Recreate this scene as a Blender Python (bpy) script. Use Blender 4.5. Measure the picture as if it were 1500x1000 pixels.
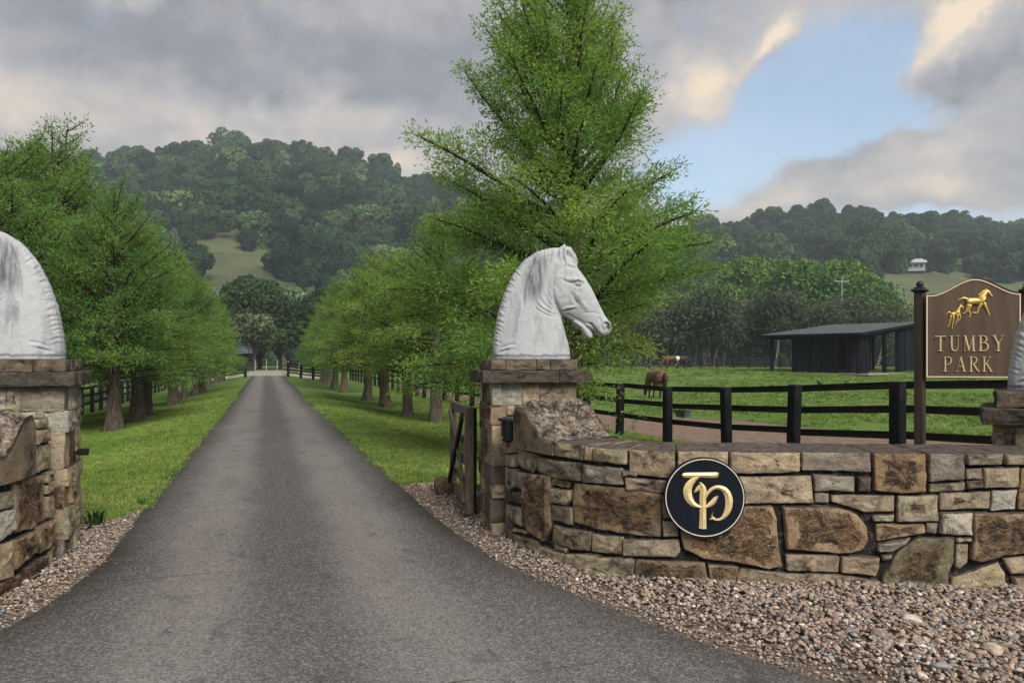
import bpy, bmesh, math, random
import numpy as np
from mathutils import Vector, Matrix, Euler, noise

for o in list(bpy.data.objects):
    bpy.data.objects.remove(o, do_unlink=True)
SC = bpy.context.scene
COL = SC.collection
rad = math.radians
D = bpy.data

# ------------------------------------------------------------------ camera
cam_d = D.cameras.new('camera')
cam = D.objects.new('camera', cam_d)
COL.objects.link(cam)
EYE = 1.6
cam.location = (0, 0, EYE)
cam.rotation_euler = (rad(90), 0, 0)
cam_d.sensor_width = 36
cam_d.lens = 26.4
cam_d.shift_y = 26 / 1500
cam_d.clip_start = 0.05
cam_d.clip_end = 6000
SC.camera = cam

# ------------------------------------------------------------------ exposure
SC.view_settings.view_transform = 'Standard'
SC.view_settings.look = 'None'
SC.view_settings.gamma = 1
SC.view_settings.use_curve_mapping = False
SC.view_settings.exposure = 1.85
SC.cycles.use_denoising = True
SC.cycles.max_bounces = 6
SC.cycles.transparent_max_bounces = 4
SC.cycles.volume_bounces = 0
SC.cycles.caustics_reflective = False
SC.cycles.caustics_refractive = False

# ------------------------------------------------------------------ sun (behind cloud: weak, very soft)
SUN_AZ, SUN_EL = 150.0, 42.0          # degrees from +Y (clockwise positive), elevation
sun_d = D.lights.new('sun', 'SUN')
sun_d.energy = 1.5
sun_d.angle = rad(35)
sun_d.color = (1.0, 0.95, 0.86)
sun = D.objects.new('sun', sun_d)
COL.objects.link(sun)
_a, _e = rad(SUN_AZ), rad(SUN_EL)
_to = Vector((math.sin(_a) * math.cos(_e), math.cos(_a) * math.cos(_e), math.sin(_e)))
sun.rotation_euler = _to.to_track_quat('Z', 'Y').to_euler()


# ------------------------------------------------------------------ node helper
class NT:
    def __init__(s, tree):
        s.t = tree
        s.n = tree.nodes
        s.l = tree.links
        s.n.clear()

    def node(s, kind, **kw):
        n = s.n.new(kind)
        for k, v in kw.items():
            setattr(n, k, v)
        return n

    def put(s, sock, v):
        if isinstance(v, bpy.types.NodeSocket):
            s.l.new(v, sock)
        elif v is not None:
            if hasattr(sock.default_value, '__len__') and not hasattr(v, '__len__'):
                v = (v,) * len(sock.default_value)
            if hasattr(sock.default_value, '__len__') and len(sock.default_value) == 4 and len(v) == 3:
                v = (*v, 1)
            sock.default_value = v

    def math(s, op, a, b=None, clamp=False):
        n = s.node('ShaderNodeMath', operation=op, use_clamp=clamp)
        s.put(n.inputs[0], a)
        s.put(n.inputs[1], b)
        return n.outputs[0]

    def mix(s, f, a, b, blend='MIX'):
        n = s.node('ShaderNodeMix', data_type='RGBA', blend_type=blend)
        n.clamp_factor = True
        s.put(n.inputs['Factor'], f)
        s.put(n.inputs[6], a)
        s.put(n.inputs[7], b)
        return n.outputs[2]

    def ramp(s, v, lo, hi, a=0.0, b=1.0):
        n = s.node('ShaderNodeMapRange', interpolation_type='SMOOTHSTEP')
        s.put(n.inputs[0], v)
        for i, q in zip((1, 2, 3, 4), (lo, hi, a, b)):
            s.put(n.inputs[i], q)
        return n.outputs[0]

    def noise(s, vec, scale, detail=4, rough=.55, dist=0, out=0):
        n = s.node('ShaderNodeTexNoise')
        s.put(n.inputs['Vector'], vec)
        s.put(n.inputs['Scale'], scale)
        s.put(n.inputs['Detail'], detail)
        s.put(n.inputs['Roughness'], rough)
        s.put(n.inputs['Distortion'], dist)
        return n.outputs[out]

    def vor(s, vec, scale, feature='F1', out='Distance'):
        n = s.node('ShaderNodeTexVoronoi', feature=feature)
        s.put(n.inputs['Vector'], vec)
        s.put(n.inputs['Scale'], scale)
        return n.outputs[out]

    def vmul(s, vec, xyz):
        n = s.node('ShaderNodeVectorMath', operation='MULTIPLY')
        s.put(n.inputs[0], vec)
        s.put(n.inputs[1], xyz)
        return n.outputs[0]

    def vadd(s, a, b):
        n = s.node('ShaderNodeVectorMath', operation='ADD')
        s.put(n.inputs[0], a)
        s.put(n.inputs[1], b)
        return n.outputs[0]

    def xyz(s, vec):
        n = s.node('ShaderNodeSeparateXYZ')
        s.put(n.inputs[0], vec)
        return n.outputs

    def objco(s):
        return s.node('ShaderNodeTexCoord').outputs['Object']

    def pos(s):
        return s.node('ShaderNodeNewGeometry').outputs['Position']

    def info(s):
        return s.node('ShaderNodeObjectInfo')

    def bump(s, h, strength=.5, dist=.01):
        n = s.node('ShaderNodeBump')
        s.put(n.inputs['Height'], h)
        n.inputs['Strength'].default_value = strength
        n.inputs['Distance'].default_value = dist
        return n.outputs[0]

    def principled(s, color, rough=.8, metal=0, normal=None, spec=.3):
        n = s.node('ShaderNodeBsdfPrincipled')
        s.put(n.inputs['Base Color'], color)
        s.put(n.inputs['Roughness'], rough)
        s.put(n.inputs['Metallic'], metal)
        n.inputs['Specular IOR Level'].default_value = spec
        if normal is not None:
            s.put(n.inputs['Normal'], normal)
        return n.outputs[0]

    def surf(s, sh):
        o = s.node('ShaderNodeOutputMaterial')
        s.l.new(sh, o.inputs['Surface'])


def newmat(name):
    m = D.materials.new(name)
    m.use_nodes = True
    return m, NT(m.node_tree)


# ------------------------------------------------------------------ world: sky with broken cloud cover
world = D.worlds.new('World')
SC.world = world
world.use_nodes = True
w = NT(world.node_tree)
SKY_STRENGTH = 0.10
CLOUD = 3.15           # cloud brightness before the strength factor
gen = w.node('ShaderNodeTexCoord').outputs['Generated']
sky = w.node('ShaderNodeTexSky', sky_type='NISHITA')
sky.sun_disc = False
sky.sun_elevation = rad(SUN_EL)
sky.sun_rotation = rad(SUN_AZ)
sky.air_density = 1.0
sky.dust_density = 0.6
sx, sy, sz = w.xyz(gen)
el_ = w.math('ARCSINE', sz)
az_ = w.math('ARCTAN2', sx, sy)
# warped direction so that every cloud edge is ragged
wp = w.noise(gen, 4.5, 6, .6, 0, 1)
wps = w.xyz(wp)
az = w.math('ADD', az_, w.math('MULTIPLY', w.math('SUBTRACT', wps[0], .5), .14))
el = w.math('ADD', el_, w.math('MULTIPLY', w.math('SUBTRACT', wps[1], .5), .10))


def blob(a0, e0, ra, re, tilt=0.0):
    """soft patch of the sky round azimuth a0, elevation e0 (degrees)"""
    x = w.math('SUBTRACT', az, rad(a0))
    y = w.math('SUBTRACT', el, rad(e0))
    if tilt:
        y = w.math('SUBTRACT', y, w.math('MULTIPLY', x, tilt))
    x = w.math('DIVIDE', x, rad(ra))
    y = w.math('DIVIDE', y, rad(re))
    q = w.math('ADD', w.math('MULTIPLY', x, x), w.math('MULTIPLY', y, y))
    return w.math('EXPONENT', w.math('MULTIPLY', q, -1.0))


def total(bs):
    r = None
    for amp, b in bs:
        t = w.math('MULTIPLY', b, amp)
        r = t if r is None else w.math('ADD', r, t)
    return r


_w2 = w.xyz(w.noise(gen, 15, 5, .6, 0, 1))
az = w.math('ADD', az, w.math('MULTIPLY', w.math('SUBTRACT', _w2[0], .5), .085))
el = w.math('ADD', el, w.math('MULTIPLY', w.math('SUBTRACT', _w2[1], .5), .055))

# cloud layer seen from below: coordinates on a flat deck
den = w.math('ADD', w.math('MAXIMUM', sz, 0.0), .16)
comb = w.node('ShaderNodeCombineXYZ')
w.put(comb.inputs[0], w.math('DIVIDE', sx, den))
w.put(comb.inputs[1], w.math('DIVIDE', sy, den))
deck = comb.outputs[0]
n1 = w.noise(deck, 1.3, 7, .56, .25)
n2 = w.noise(w.vadd(deck, (7.3, 2.1, 0)), 2.6, 8, .6, .3)
n3 = w.noise(gen, 9, 7, .6, .4)
gap = total([(1.22, blob(21.5, 18.6, 8, 3.8, -.1)), (1.15, blob(17, 13.8, 6, 2.6)), (1.0, blob(27.5, 16.0, 5, 1.8)), (.75, blob(26, 20.5, 4, 2.4)), (.5, blob(13.0, 14.5, 3.0, 3)), (.60, blob(27, 9.2, 12, 1.1))])
cover = w.math('ADD', w.math('SUBTRACT', 1.02, gap), w.math('MULTIPLY', w.math('SUBTRACT', n1, .5), 1.0))
back = total([(1.15, blob(14.4, 19.8, 3.2, 2.6, .15)), (.8, blob(19, 22.2, 1.7, 1.0, .5)), (1.0, blob(31, 20.6, 3.4, 1.8, .6)), (1.0, blob(31.5, 17.6, 4.5, 1.4, .25)), (.85, blob(25.5, 13.6, 8, 1.5, .08)),
              (.4, blob(18.5, 16.6, 1.5, .7, .4)), (.6, blob(26, 11.2, 12, 1.1))])
cover = w.math('ADD', w.math('ADD', cover, back), w.math('MULTIPLY', w.math('SUBTRACT', n3, .5), .75))
cover = w.ramp(w.math('ADD', cover, w.math('MULTIPLY', w.math('SUBTRACT', w.noise(gen, 20, 7, .66, .6), .5), .85)), .18, .95, .22, 1.0)
shade = w.math('ADD', w.math('MULTIPLY', n2, .55), w.math('MULTIPLY', n3, .45))
dark = total([(.20, blob(-25, 22.5, 14, 2.6, -.12)), (.16, blob(-6, 22, 7, 2.4)), (.20, blob(31, 17.5, 4.5, 1.3, .25)), (.06, blob(25, 14.2, 8, 1.3, .08)),
              (.16, blob(6, 27, 14, 3)), (.10, blob(-16, 19.5, 9, 1.6, .1))])
lite = total([(.16, blob(-26, 16.5, 12, 2.0)), (.17, blob(-13, 18.5, 6, 1.8)), (.40, blob(14.8, 20.0, 2.4, 1.9, .2)), (.40, blob(19, 22.4, 1.4, .8, .5)), (.44, blob(31.2, 21.0, 3.0, 1.4, .6)),
              (.26, blob(-10.5, 14.6, 3.5, .9)), (.34, blob(-28.5, 24.2, 1.5, 1.6)), (.30, blob(-31, 25, 1.0, 1.2)), (.13, blob(26, 13.2, 9, 1.9)), (.16, blob(29, 11.2, 4, .7)), (.14, blob(20, 11.3, 6, .8))])
n4 = w.noise(gen, 22, 6, .62, .5)
lite = w.math('MULTIPLY', lite, w.math('ADD', .25, w.math('MULTIPLY', w.math('ADD', n3, n4), .78)))
shade = w.math('ADD', shade, w.math('MULTIPLY', w.math('SUBTRACT', n4, .5), .16))
tone = w.math('ADD', w.math('SUBTRACT', shade, dark), lite)
cr_ = w.node('ShaderNodeValToRGB')
w.put(cr_.inputs[0], tone)
ce = cr_.color_ramp.elements
ce[0].position, ce[0].color = .16, (.190, .200, .235, 1)
ce[1].position, ce[1].color = .86, (.90, .74, .56, 1)
for p_, c_ in ((.34, (.29, .295, .325, 1)), (.50, (.44, .43, .44, 1)), (.66, (.62, .56, .52, 1))):
    e_ = ce.new(p_)
    e_.color = c_
cloudc = w.vmul(cr_.outputs[0], (CLOUD,) * 3)
skyc = w.vmul(sky.outputs[0], (.70, .67, .62))
bg = w.node('ShaderNodeBackground')
w.put(bg.inputs[0], w.mix(cover, skyc, cloudc))
bg.inputs[1].default_value = SKY_STRENGTH
wo = w.node('ShaderNodeOutputWorld')
w.l.new(bg.outputs[0], wo.inputs[0])


# ------------------------------------------------------------------ object helpers
def mesh_from(name, verts, faces, smooth=False):
    me = D.meshes.new(name)
    verts = np.asarray(verts, dtype=np.float32)
    if isinstance(faces, np.ndarray):
        k = faces.shape[1]
        me.vertices.add(len(verts))
        me.vertices.foreach_set('co', verts.ravel())
        me.loops.add(faces.size)
        me.loops.foreach_set('vertex_index', faces.astype(np.int32).ravel())
        me.polygons.add(len(faces))
        me.polygons.foreach_set('loop_start', np.arange(0, faces.size, k, dtype=np.int32))
        me.polygons.foreach_set('loop_total', np.full(len(faces), k, dtype=np.int32))
        me.update(calc_edges=True)
    else:
        me.from_pydata([tuple(v) for v in verts.tolist()], [], faces)
        me.update()
    if smooth:
        me.polygons.foreach_set('use_smooth', np.ones(len(me.polygons), dtype=bool))
    return me


def link(name, me, mat=None, parent=None, color=None):
    o = D.objects.new(name, me)
    if mat is not None and me is not None and len(me.materials) == 0:
        me.materials.append(mat)
    COL.objects.link(o)
    if parent is not None:
        o.parent = parent
    if color is not None:
        o.color = color
    return o


def tag(o, label=None, cat=None, group=None, kind=None):
    if label:
        o['label'] = label
    if cat:
        o['category'] = cat
    if group:
        o['group'] = group
    if kind:
        o['kind'] = kind
    return o


def thing(name, label, cat, loc=(0, 0, 0), rotz=0, group=None):
    o = D.objects.new(name, None)
    o.empty_display_size = .2
    COL.objects.link(o)
    o.location = loc
    o.rotation_euler = (0, 0, rotz)
    return tag(o, label, cat, group)


def copy_tree(root, loc, rotz=0, label=None, scale=None):
    r = root.copy()
    COL.objects.link(r)
    r.location = loc
    r.rotation_euler = (0, 0, rotz)
    if scale:
        r.scale = (scale,) * 3 if not hasattr(scale, '__len__') else scale
    if label:
        r['label'] = label

    def rec(src, dst):
        for ch in list(src.children):
            c = ch.copy()
            COL.objects.link(c)
            c.parent = dst
            rec(ch, c)
    rec(root, r)
    return r


class MB:
    """collects boxes and tubes, then links them as one mesh"""
    def __init__(s):
        s.v, s.f = [], []

    def add(s, v, f):
        b = len(s.v)
        s.v += [tuple(p) for p in v]
        s.f += [[i + b for i in q] for q in f]
        return s

    def box(s, c, size, rot=None, bev=0.0):
        hx, hy, hz = [q / 2 for q in size]
        if bev:
            b = min(bev, hx * .9, hy * .9, hz * .9)
            pts = []
            for sx_ in (-1, 1):
                for sy_ in (-1, 1):
                    for sz_ in (-1, 1):
                        pts += [(sx_ * (hx - b), sy_ * (hy - b), sz_ * hz), (sx_ * (hx - b), sy_ * hy, sz_ * (hz - b)), (sx_ * hx, sy_ * (hy - b), sz_ * (hz - b))]
            bm = bmesh.new()
            for p in pts:
                bm.verts.new(p)
            bmesh.ops.convex_hull(bm, input=bm.verts[:])
            bm.verts.ensure_lookup_table()
            bm.verts.index_update()
            v = [p.co.copy() for p in bm.verts]
            f = [[q.index for q in ff.verts] for ff in bm.faces]
            bm.free()
        else:
            v = [Vector((x, y, z)) for z in (-hz, hz) for y in (-hy, hy) for x in (-hx, hx)]
            f = [[0, 2, 3, 1], [4, 5, 7, 6], [0, 1, 5, 4], [2, 6, 7, 3], [0, 4, 6, 2], [1, 3, 7, 5]]
        if rot is not None:
            v = [rot @ p for p in v]
        return s.add([p + Vector(c) for p in v], f)

    def bar(s, a, b, w_, t_, bev=0.0, up=(0, 0, 1)):
        """box from a to b, w_ across (horizontal), t_ along up"""
        a, b = Vector(a), Vector(b)
        d = (b - a)
        L = d.length
        x = d.normalized()
        z = Vector(up) - x * x.dot(Vector(up))
        z.normalize()
        y = z.cross(x)
        R = Matrix((x, y, z)).transposed()
        return s.box((a + b) / 2, (L, w_, t_), R, bev)

    def tube(s, pts, rs, n=8, cap=True):
        pts = [Vector(p) for p in pts]
        b = len(s.v)
        prev = None
        for i, p in enumerate(pts):
            t = (pts[min(i + 1, len(pts) - 1)] - pts[max(i - 1, 0)]).normalized()
            if prev is None:
                q = Vector((1, 0, 0)) if abs(t.x) < .8 else Vector((0, 1, 0))
            else:
                q = prev
            u = (q - t * t.dot(q)).normalized()
            prev = u
            v_ = t.cross(u)
            r = rs[i] if hasattr(rs, '__len__') else rs
            for k in range(n):
                a = 2 * math.pi * k / n
                s.v.append(tuple(p + (u * math.cos(a) + v_ * math.sin(a)) * r))
        for i in range(len(pts) - 1):
            for k in range(n):
                k2 = (k + 1) % n
                s.f.append([b + i * n + k, b + i * n + k2, b + (i + 1) * n + k2, b + (i + 1) * n + k])
        if cap:
            s.f.append([b + k for k in range(n)][::-1])
            e = b + (len(pts) - 1) * n
            s.f.append([e + k for k in range(n)])
        return s

    def build(s, name, mat, parent=None, smooth=False, color=None):
        return link(name, mesh_from(name, s.v, s.f, smooth), mat, parent, color)


# ------------------------------------------------------------------ ground shape
AX, AY = -.3117, .9502                 # unit vector along the drive
VC = .19                               # middle of the drive in cross coordinate v


def sm(x):
    x = np.clip(x, 0, 1)
    return x * x * (3 - 2 * x)


def gz(x, y):
    x = np.asarray(x, float)
    y = np.asarray(y, float)
    u = AX * x + AY * y
    v = AY * x - AX * y
    a = np.abs(v - VC) - 1.55
    al = sm((u - 6.5) / 9)
    z = -.35 * sm(a / 3) * al - .6 * sm((-v - 4) / 5) * al
    z = z + sm((v - 6) / 12) * (1.0 * sm((y - 38) / 24) - .25 * sm((y - 70) / 40))
    z = z + sm((-v - 9) / 20) * .6 * sm((u - 20) / 60)
    return z


def uv2xy(u, v):
    return AX * u + AY * v, AY * u - AX * v


def scatter(name, pts, scl, rot, idx, tint, coll, kind='stuff'):
    """one object that carries instanced small pieces on given points"""
    n = len(pts)
    me = D.meshes.new(name)
    me.vertices.add(n)
    me.vertices.foreach_set('co', np.asarray(pts, np.float32).ravel())
    for nm, arr in (('scl', scl), ('rot', rot)):
        a = me.attributes.new(nm, 'FLOAT_VECTOR', 'POINT')
        a.data.foreach_set('vector', np.asarray(arr, np.float32).ravel())
    a = me.attributes.new('idx', 'INT', 'POINT')
    a.data.foreach_set('value', np.asarray(idx, np.int32))
    a = me.attributes.new('tint', 'FLOAT', 'POINT')
    a.data.foreach_set('value', np.asarray(tint, np.float32))
    o = link(name, me)
    o['kind'] = kind
    ng = D.node_groups.new(name + '_nodes', 'GeometryNodeTree')
    ng.interface.new_socket('Geometry', in_out='INPUT', socket_type='NodeSocketGeometry')
    ng.interface.new_socket('Geometry', in_out='OUTPUT', socket_type='NodeSocketGeometry')
    N = ng.nodes
    gi, go = N.new('NodeGroupInput'), N.new('NodeGroupOutput')
    ci = N.new('GeometryNodeCollectionInfo')
    ci.inputs['Collection'].default_value = coll
    ci.inputs['Separate Children'].default_value = True
    ci.inputs['Reset Children'].default_value = True
    ip = N.new('GeometryNodeInstanceOnPoints')
    ip.inputs['Pick Instance'].default_value = True

    def attr(nm, dt):
        q = N.new('GeometryNodeInputNamedAttribute')
        q.data_type = dt
        q.inputs['Name'].default_value = nm
        return q.outputs['Attribute']
    e2r = N.new('FunctionNodeEulerToRotation')
    ng.links.new(attr('rot', 'FLOAT_VECTOR'), e2r.inputs[0])
    ng.links.new(gi.outputs[0], ip.inputs['Points'])
    ng.links.new(ci.outputs[0], ip.inputs['Instance'])
    ng.links.new(attr('idx', 'INT'), ip.inputs['Instance Index'])
    ng.links.new(e2r.outputs[0], ip.inputs['Rotation'])
    ng.links.new(attr('scl', 'FLOAT_VECTOR'), ip.inputs['Scale'])
    ng.links.new(ip.outputs[0], go.inputs[0])
    md = o.modifiers.new('pieces', 'NODES')
    md.node_group = ng
    return o


def tinted(t):
    return t.node('ShaderNodeAttribute', attribute_type='INSTANCER', attribute_name='tint').outputs['Fac']


# ------------------------------------------------------------------ materials
def M_grass_ground():
    m, t = newmat('lawn_ground')
    p = t.pos()
    a = t.noise(p, .35, 5, .6)
    b = t.noise(p, 2.2, 5, .65)
    c = t.noise(p, 28, 4, .7)
    col = t.mix(t.ramp(a, .35, .65), (.084, .145, .035), (.124, .184, .046))
    col = t.mix(t.ramp(b, .50, .72, 0, .7), col, (.150, .185, .048))
    d_ = t.noise(t.vmul(p, (.55, 1.5, 1)), 1.0, 6, .7)
    col = t.mix(t.ramp(d_, .52, .66, 0, .75), col, (.040, .082, .020))
    e_ = t.noise(p, 7, 5, .7)
    col = t.mix(t.ramp(e_, .56, .72, 0, .7), col, (.036, .070, .018))
    col = t.mix(t.ramp(c, .35, .7, 0, .55), col, (.035, .085, .016))
    t.surf(t.principled(col, .95, 0, t.bump(c, .7, .03), .1))
    return m


def M_drive():
    m, t = newmat('washed_concrete')
    o = t.objco()                     # x across the drive, y along it
    x, y, z = t.xyz(o)
    wob = t.math('MULTIPLY', t.math('SUBTRACT', t.noise(o, .5, 3), .5), .35)
    xx = t.math('ADD', x, wob)
    # tyre tracks are worn paler than the crown and the edges
    ax = t.math('ABSOLUTE', xx)
    trk = t.math('SUBTRACT', 1, t.math('DIVIDE', t.math('ABSOLUTE', t.math('SUBTRACT', ax, .68)), .62), True)
    trk = t.ramp(trk, .15, .8)
    fine = t.vor(o, 95, out='Color')
    fx = t.xyz(fine)[0]
    big = t.noise(t.vmul(o, (1, .35, 1)), 1.1, 5, .6)
    mid = t.noise(o, 9, 5, .65)
    col = t.mix(trk, (.064, .058, .055), (.152, .141, .134))
    near = t.ramp(y, 6.5, 3.0)
    col = t.mix(t.math('MULTIPLY', near, .5), col, (.142, .138, .133))
    col = t.mix(t.ramp(big, .42, .72, 0, .45), col, (.052, .047, .045))
    col = t.mix(t.ramp(mid, .45, .75, 0, .3), col, (.145, .14, .13))
    col = t.mix(t.ramp(fx, .62, .95, 0, .5), col, (.27, .26, .245))
    col = t.mix(t.ramp(fx, .36, .05, 0, .55), col, (.028, .027, .027))
    # sawn joints across the slab
    fr = t.math('FRACT', t.math('DIVIDE', t.math('ADD', y, t.math('MULTIPLY', wob, .12)), 2.4))
    jn = t.ramp(t.math('ABSOLUTE', t.math('SUBTRACT', fr, .5)), .0042, .0015)
    jn = t.math('MULTIPLY', jn, t.ramp(t.noise(o, 1.6, 3), .40, .6))
    col = t.mix(t.math('MULTIPLY', jn, .8), col, (.02, .019, .018))
    # hairline cracks and rubber-dark blotches
    cw = t.vadd(o, t.vmul(t.noise(o, 1.3, 4, .6, 0, 1), (1.2, 1.2, 0)))
    ce_ = t.ramp(t.vor(cw, .42, 'DISTANCE_TO_EDGE'), .006, .002)
    col = t.mix(t.math('MULTIPLY', ce_, t.ramp(t.noise(o, .8, 3), .52, .62, 0, .45)), col, (.02, .018, .017))
    bl = t.noise(t.vmul(o, (1.3, .8, 1)), 2.6, 6, .7, .5)
    col = t.mix(t.ramp(bl, .56, .68, 0, .5), col, (.040, .036, .034))
    # crumbled, damp dark edge
    ed = t.math('ADD', ax, t.math('MULTIPLY', t.math('SUBTRACT', t.noise(o, 3.5, 5, .7), .5), .5))
    col = t.mix(t.math('MULTIPLY', t.ramp(ed, 1.18, 1.42, 0, .6), t.ramp(y, 4.5, 7)), col, (.032, .028, .024))
    h = t.math('ADD', t.math('MULTIPLY', fx, .5), t.math('MULTIPLY', mid, .5))
    t.surf(t.principled(col, .86, 0, t.bump(h, .5, .006), .25))
    return m


def M_stone():
    m, t = newmat('sandstone')
    inf = t.info()
    r = inf.outputs['Random']
    off = t.math('MULTIPLY', r, 60)
    o = t.objco()
    cmb = t.node('ShaderNodeCombineXYZ')
    for i in range(3):
        t.put(cmb.inputs[i], off)
    p = t.vadd(o, cmb.outputs[0])
    base = inf.outputs['Color']
    rust = inf.outputs['Alpha']
    a = t.noise(p, 5.5, 7, .62, .7)
    b = t.noise(p, 20, 6, .68, .3)
    c = t.noise(p, 75, 5, .7)
    col = t.mix(t.ramp(a, .3, .7), t.vmul(base, (.62, .62, .62)), t.vmul(base, (1.28, 1.24, 1.18)))
    col = t.mix(t.ramp(b, .50, .75, 0, .5), col, (.17, .115, .066))
    # iron stain: ragged patches towards the middle of some stones
    core = t.node('ShaderNodeAttribute', attribute_name='middle').outputs['Fac']
    ra = t.math('ADD', t.math('ADD', t.math('MULTIPLY', rust, .42), t.math('MULTIPLY', core, .45)), t.math('MULTIPLY', t.noise(p, 4.5, 8, .68, 1.0), .85))
    iron = t.ramp(ra, .96, 1.03)
    ironc = t.mix(t.ramp(t.noise(p, 9, 6, .7, .6), .40, .58), (.030, .023, .020), (.125, .075, .042))
    col = t.mix(t.math('MULTIPLY', iron, t.ramp(rust, .05, .3)), col, ironc)
    # pale quarry veins and dust
    ve = t.noise(t.vmul(p, (1, 1, 2.2)), 6, 9, .75, 1.6)
    col = t.mix(t.ramp(t.math('ABSOLUTE', t.math('SUBTRACT', ve, .5)), .03, .0, 0, .55), col, t.vmul(base, (1.55, 1.5, 1.42)))
    # black lichen
    li = t.noise(o, 3.4, 9, .76, .5)
    col = t.mix(t.ramp(li, .50, .66, 0, .9), col, (.020, .019, .019))
    # what faces up has gone dark with weather
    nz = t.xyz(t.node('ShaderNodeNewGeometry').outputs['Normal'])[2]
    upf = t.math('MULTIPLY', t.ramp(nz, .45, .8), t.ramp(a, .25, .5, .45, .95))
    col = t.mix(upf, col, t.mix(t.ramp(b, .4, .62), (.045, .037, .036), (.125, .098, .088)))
    col = t.mix(t.ramp(c, .50, .70, 0, .7), col, t.vmul(col, (.35, .34, .33)))
    col = t.mix(t.ramp(c, .46, .30, 0, .5), col, t.vmul(col, (1.5, 1.46, 1.4)))
    h = t.math('ADD', t.math('MULTIPLY', b, .6), t.math('MULTIPLY', c, .5))
    t.surf(t.principled(col, .92, 0, t.bump(h, 1.0, .03), .2))
    return m


def M_mortar():
    m, t = newmat('dark_joint')
    n = t.noise(t.objco(), 22, 5, .7)
    col = t.mix(t.ramp(n, .5, .7), (.022, .021, .020), (.12, .11, .095))
    t.surf(t.principled(col, .95, 0, t.bump(n, .8, .02), .1))
    return m


def M_cope():
    m, t = newmat('weathered_coping')
    o = t.objco()
    a = t.noise(t.vmul(o, (1, 1, 1.6)), 7, 8, .7, .6)
    b = t.noise(o, 30, 6, .7)
    col = t.mix(t.ramp(a, .40, .62), (.042, .032, .028), (.225, .185, .145))
    col = t.mix(t.ramp(b, .53, .64, 0, .9), col, (.36, .315, .255))
    col = t.mix(t.ramp(b, .47, .36, 0, .95), col, (.016, .015, .015))
    t.surf(t.principled(col, .95, 0, t.bump(t.math('ADD', a, b), .9, .02), .15))
    return m


def M_statue():
    m, t = newmat('weathered_white_plaster')
    o = t.objco()
    st = t.noise(t.vmul(o, (3.0, 3.0, .7)), 3.4, 7, .62, .5)
    fn = t.noise(o, 26, 6, .7)
    x, y, z = t.xyz(o)
    col = t.mix(t.ramp(st, .48, .74), (.375, .388, .412), (.23, .24, .262))
    col = t.mix(t.ramp(fn, .56, .74, 0, .45), col, (.17, .175, .19))
    # soot band where the mane meets the neck, and dirt along the base
    # grey rain streaks
    rs = t.noise(t.vmul(o, (15, 15, 1.4)), 1.0, 7, .72, .3)
    col = t.mix(t.ramp(rs, .54, .72, 0, .42), col, (.135, .14, .155))
    sb = t.math('ADD', x, t.math('MULTIPLY', t.math('SUBTRACT', fn, .5), .05))
    band = t.math('MULTIPLY', t.ramp(t.math('ABSOLUTE', t.math('SUBTRACT', sb, t.math('MULTIPLY', t.math('SUBTRACT', z, .6), .20))), .135, .03), t.math('MULTIPLY', t.ramp(z, .50, .68), t.ramp(z, 1.05, .92)))
    streak = t.noise(t.vmul(o, (24, 8, 2.2)), 1.0, 6, .7)
    col = t.mix(t.math('MULTIPLY', band, t.ramp(streak, .34, .60, .25, .95)), col, (.075, .08, .09))
    bz = t.math('ADD', z, t.math('MULTIPLY', t.math('SUBTRACT', t.noise(o, 14, 5), .5), .05))
    bd = t.math('MULTIPLY', t.ramp(bz, .02, .03), t.ramp(bz, .058, .036))
    col = t.mix(t.math('MULTIPLY', bd, .85), col, (.13, .13, .145))
    t.surf(t.principled(col, .75, 0, t.bump(t.math('ADD', fn, t.math('MULTIPLY', st, .6)), .35, .008), .3))
    return m


def M_simple(name, col, rough=.7, var=.35, scale=14, metal=0, bump=.25, stretch=(1, 1, 1), spec=.3):
    m, t = newmat(name)
    p = t.vmul(t.objco(), stretch)
    n = t.noise(p, scale, 6, .65)
    c = t.mix(t.ramp(n, .3, .7), tuple(q * (1 - var) for q in col), tuple(min(1, q * (1 + var)) for q in col))
    t.surf(t.principled(c, rough, metal, t.bump(n, bump, .01), spec))
    return m


def M_leaf(name, dark, mid, lite, trans=.35, noise_scale=.8):
    m, t = newmat(name)
    g = t.node('ShaderNodeNewGeometry')
    ri = g.outputs['Random Per Island']
    oi = t.info().outputs['Random']
    p = t.vadd(t.objco(), t.vmul(oi, (37.0, 11.0, 5.0)))
    n = t.noise(p, noise_scale, 4, .6)
    f = t.math('ADD', t.math('MULTIPLY', n, .75), t.math('ADD', t.math('MULTIPLY', ri, .3), t.math('MULTIPLY', oi, .12)))
    col = t.mix(t.ramp(f, .32, .60), dark, mid)
    col = t.mix(t.ramp(f, .56, .82), col, lite)
    d = t.node('ShaderNodeBsdfDiffuse')
    t.put(d.inputs[0], col)
    tr = t.node('ShaderNodeBsdfTranslucent')
    t.put(tr.inputs[0], t.vmul(col, (1.15, 1.2, .6)))
    mx = t.node('ShaderNodeMixShader')
    mx.inputs[0].default_value = trans
    t.l.new(d.outputs[0], mx.inputs[1])
    t.l.new(tr.outputs[0], mx.inputs[2])
    t.surf(mx.outputs[0])
    return m


def M_instleaf(name, dark, mid, lite):
    m, t = newmat(name)
    ti = tinted(t)
    ri = t.node('ShaderNodeNewGeometry').outputs['Random Per Island']
    f = t.math('ADD', t.math('MULTIPLY', ti, .8), t.math('MULTIPLY', ri, .25))
    col = t.mix(t.ramp(f, .15, .55), dark, mid)
    col = t.mix(t.ramp(f, .6, .95), col, lite)
    d = t.node('ShaderNodeBsdfDiffuse')
    t.put(d.inputs[0], col)
    t.surf(d.outputs[0])
    return m


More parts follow.
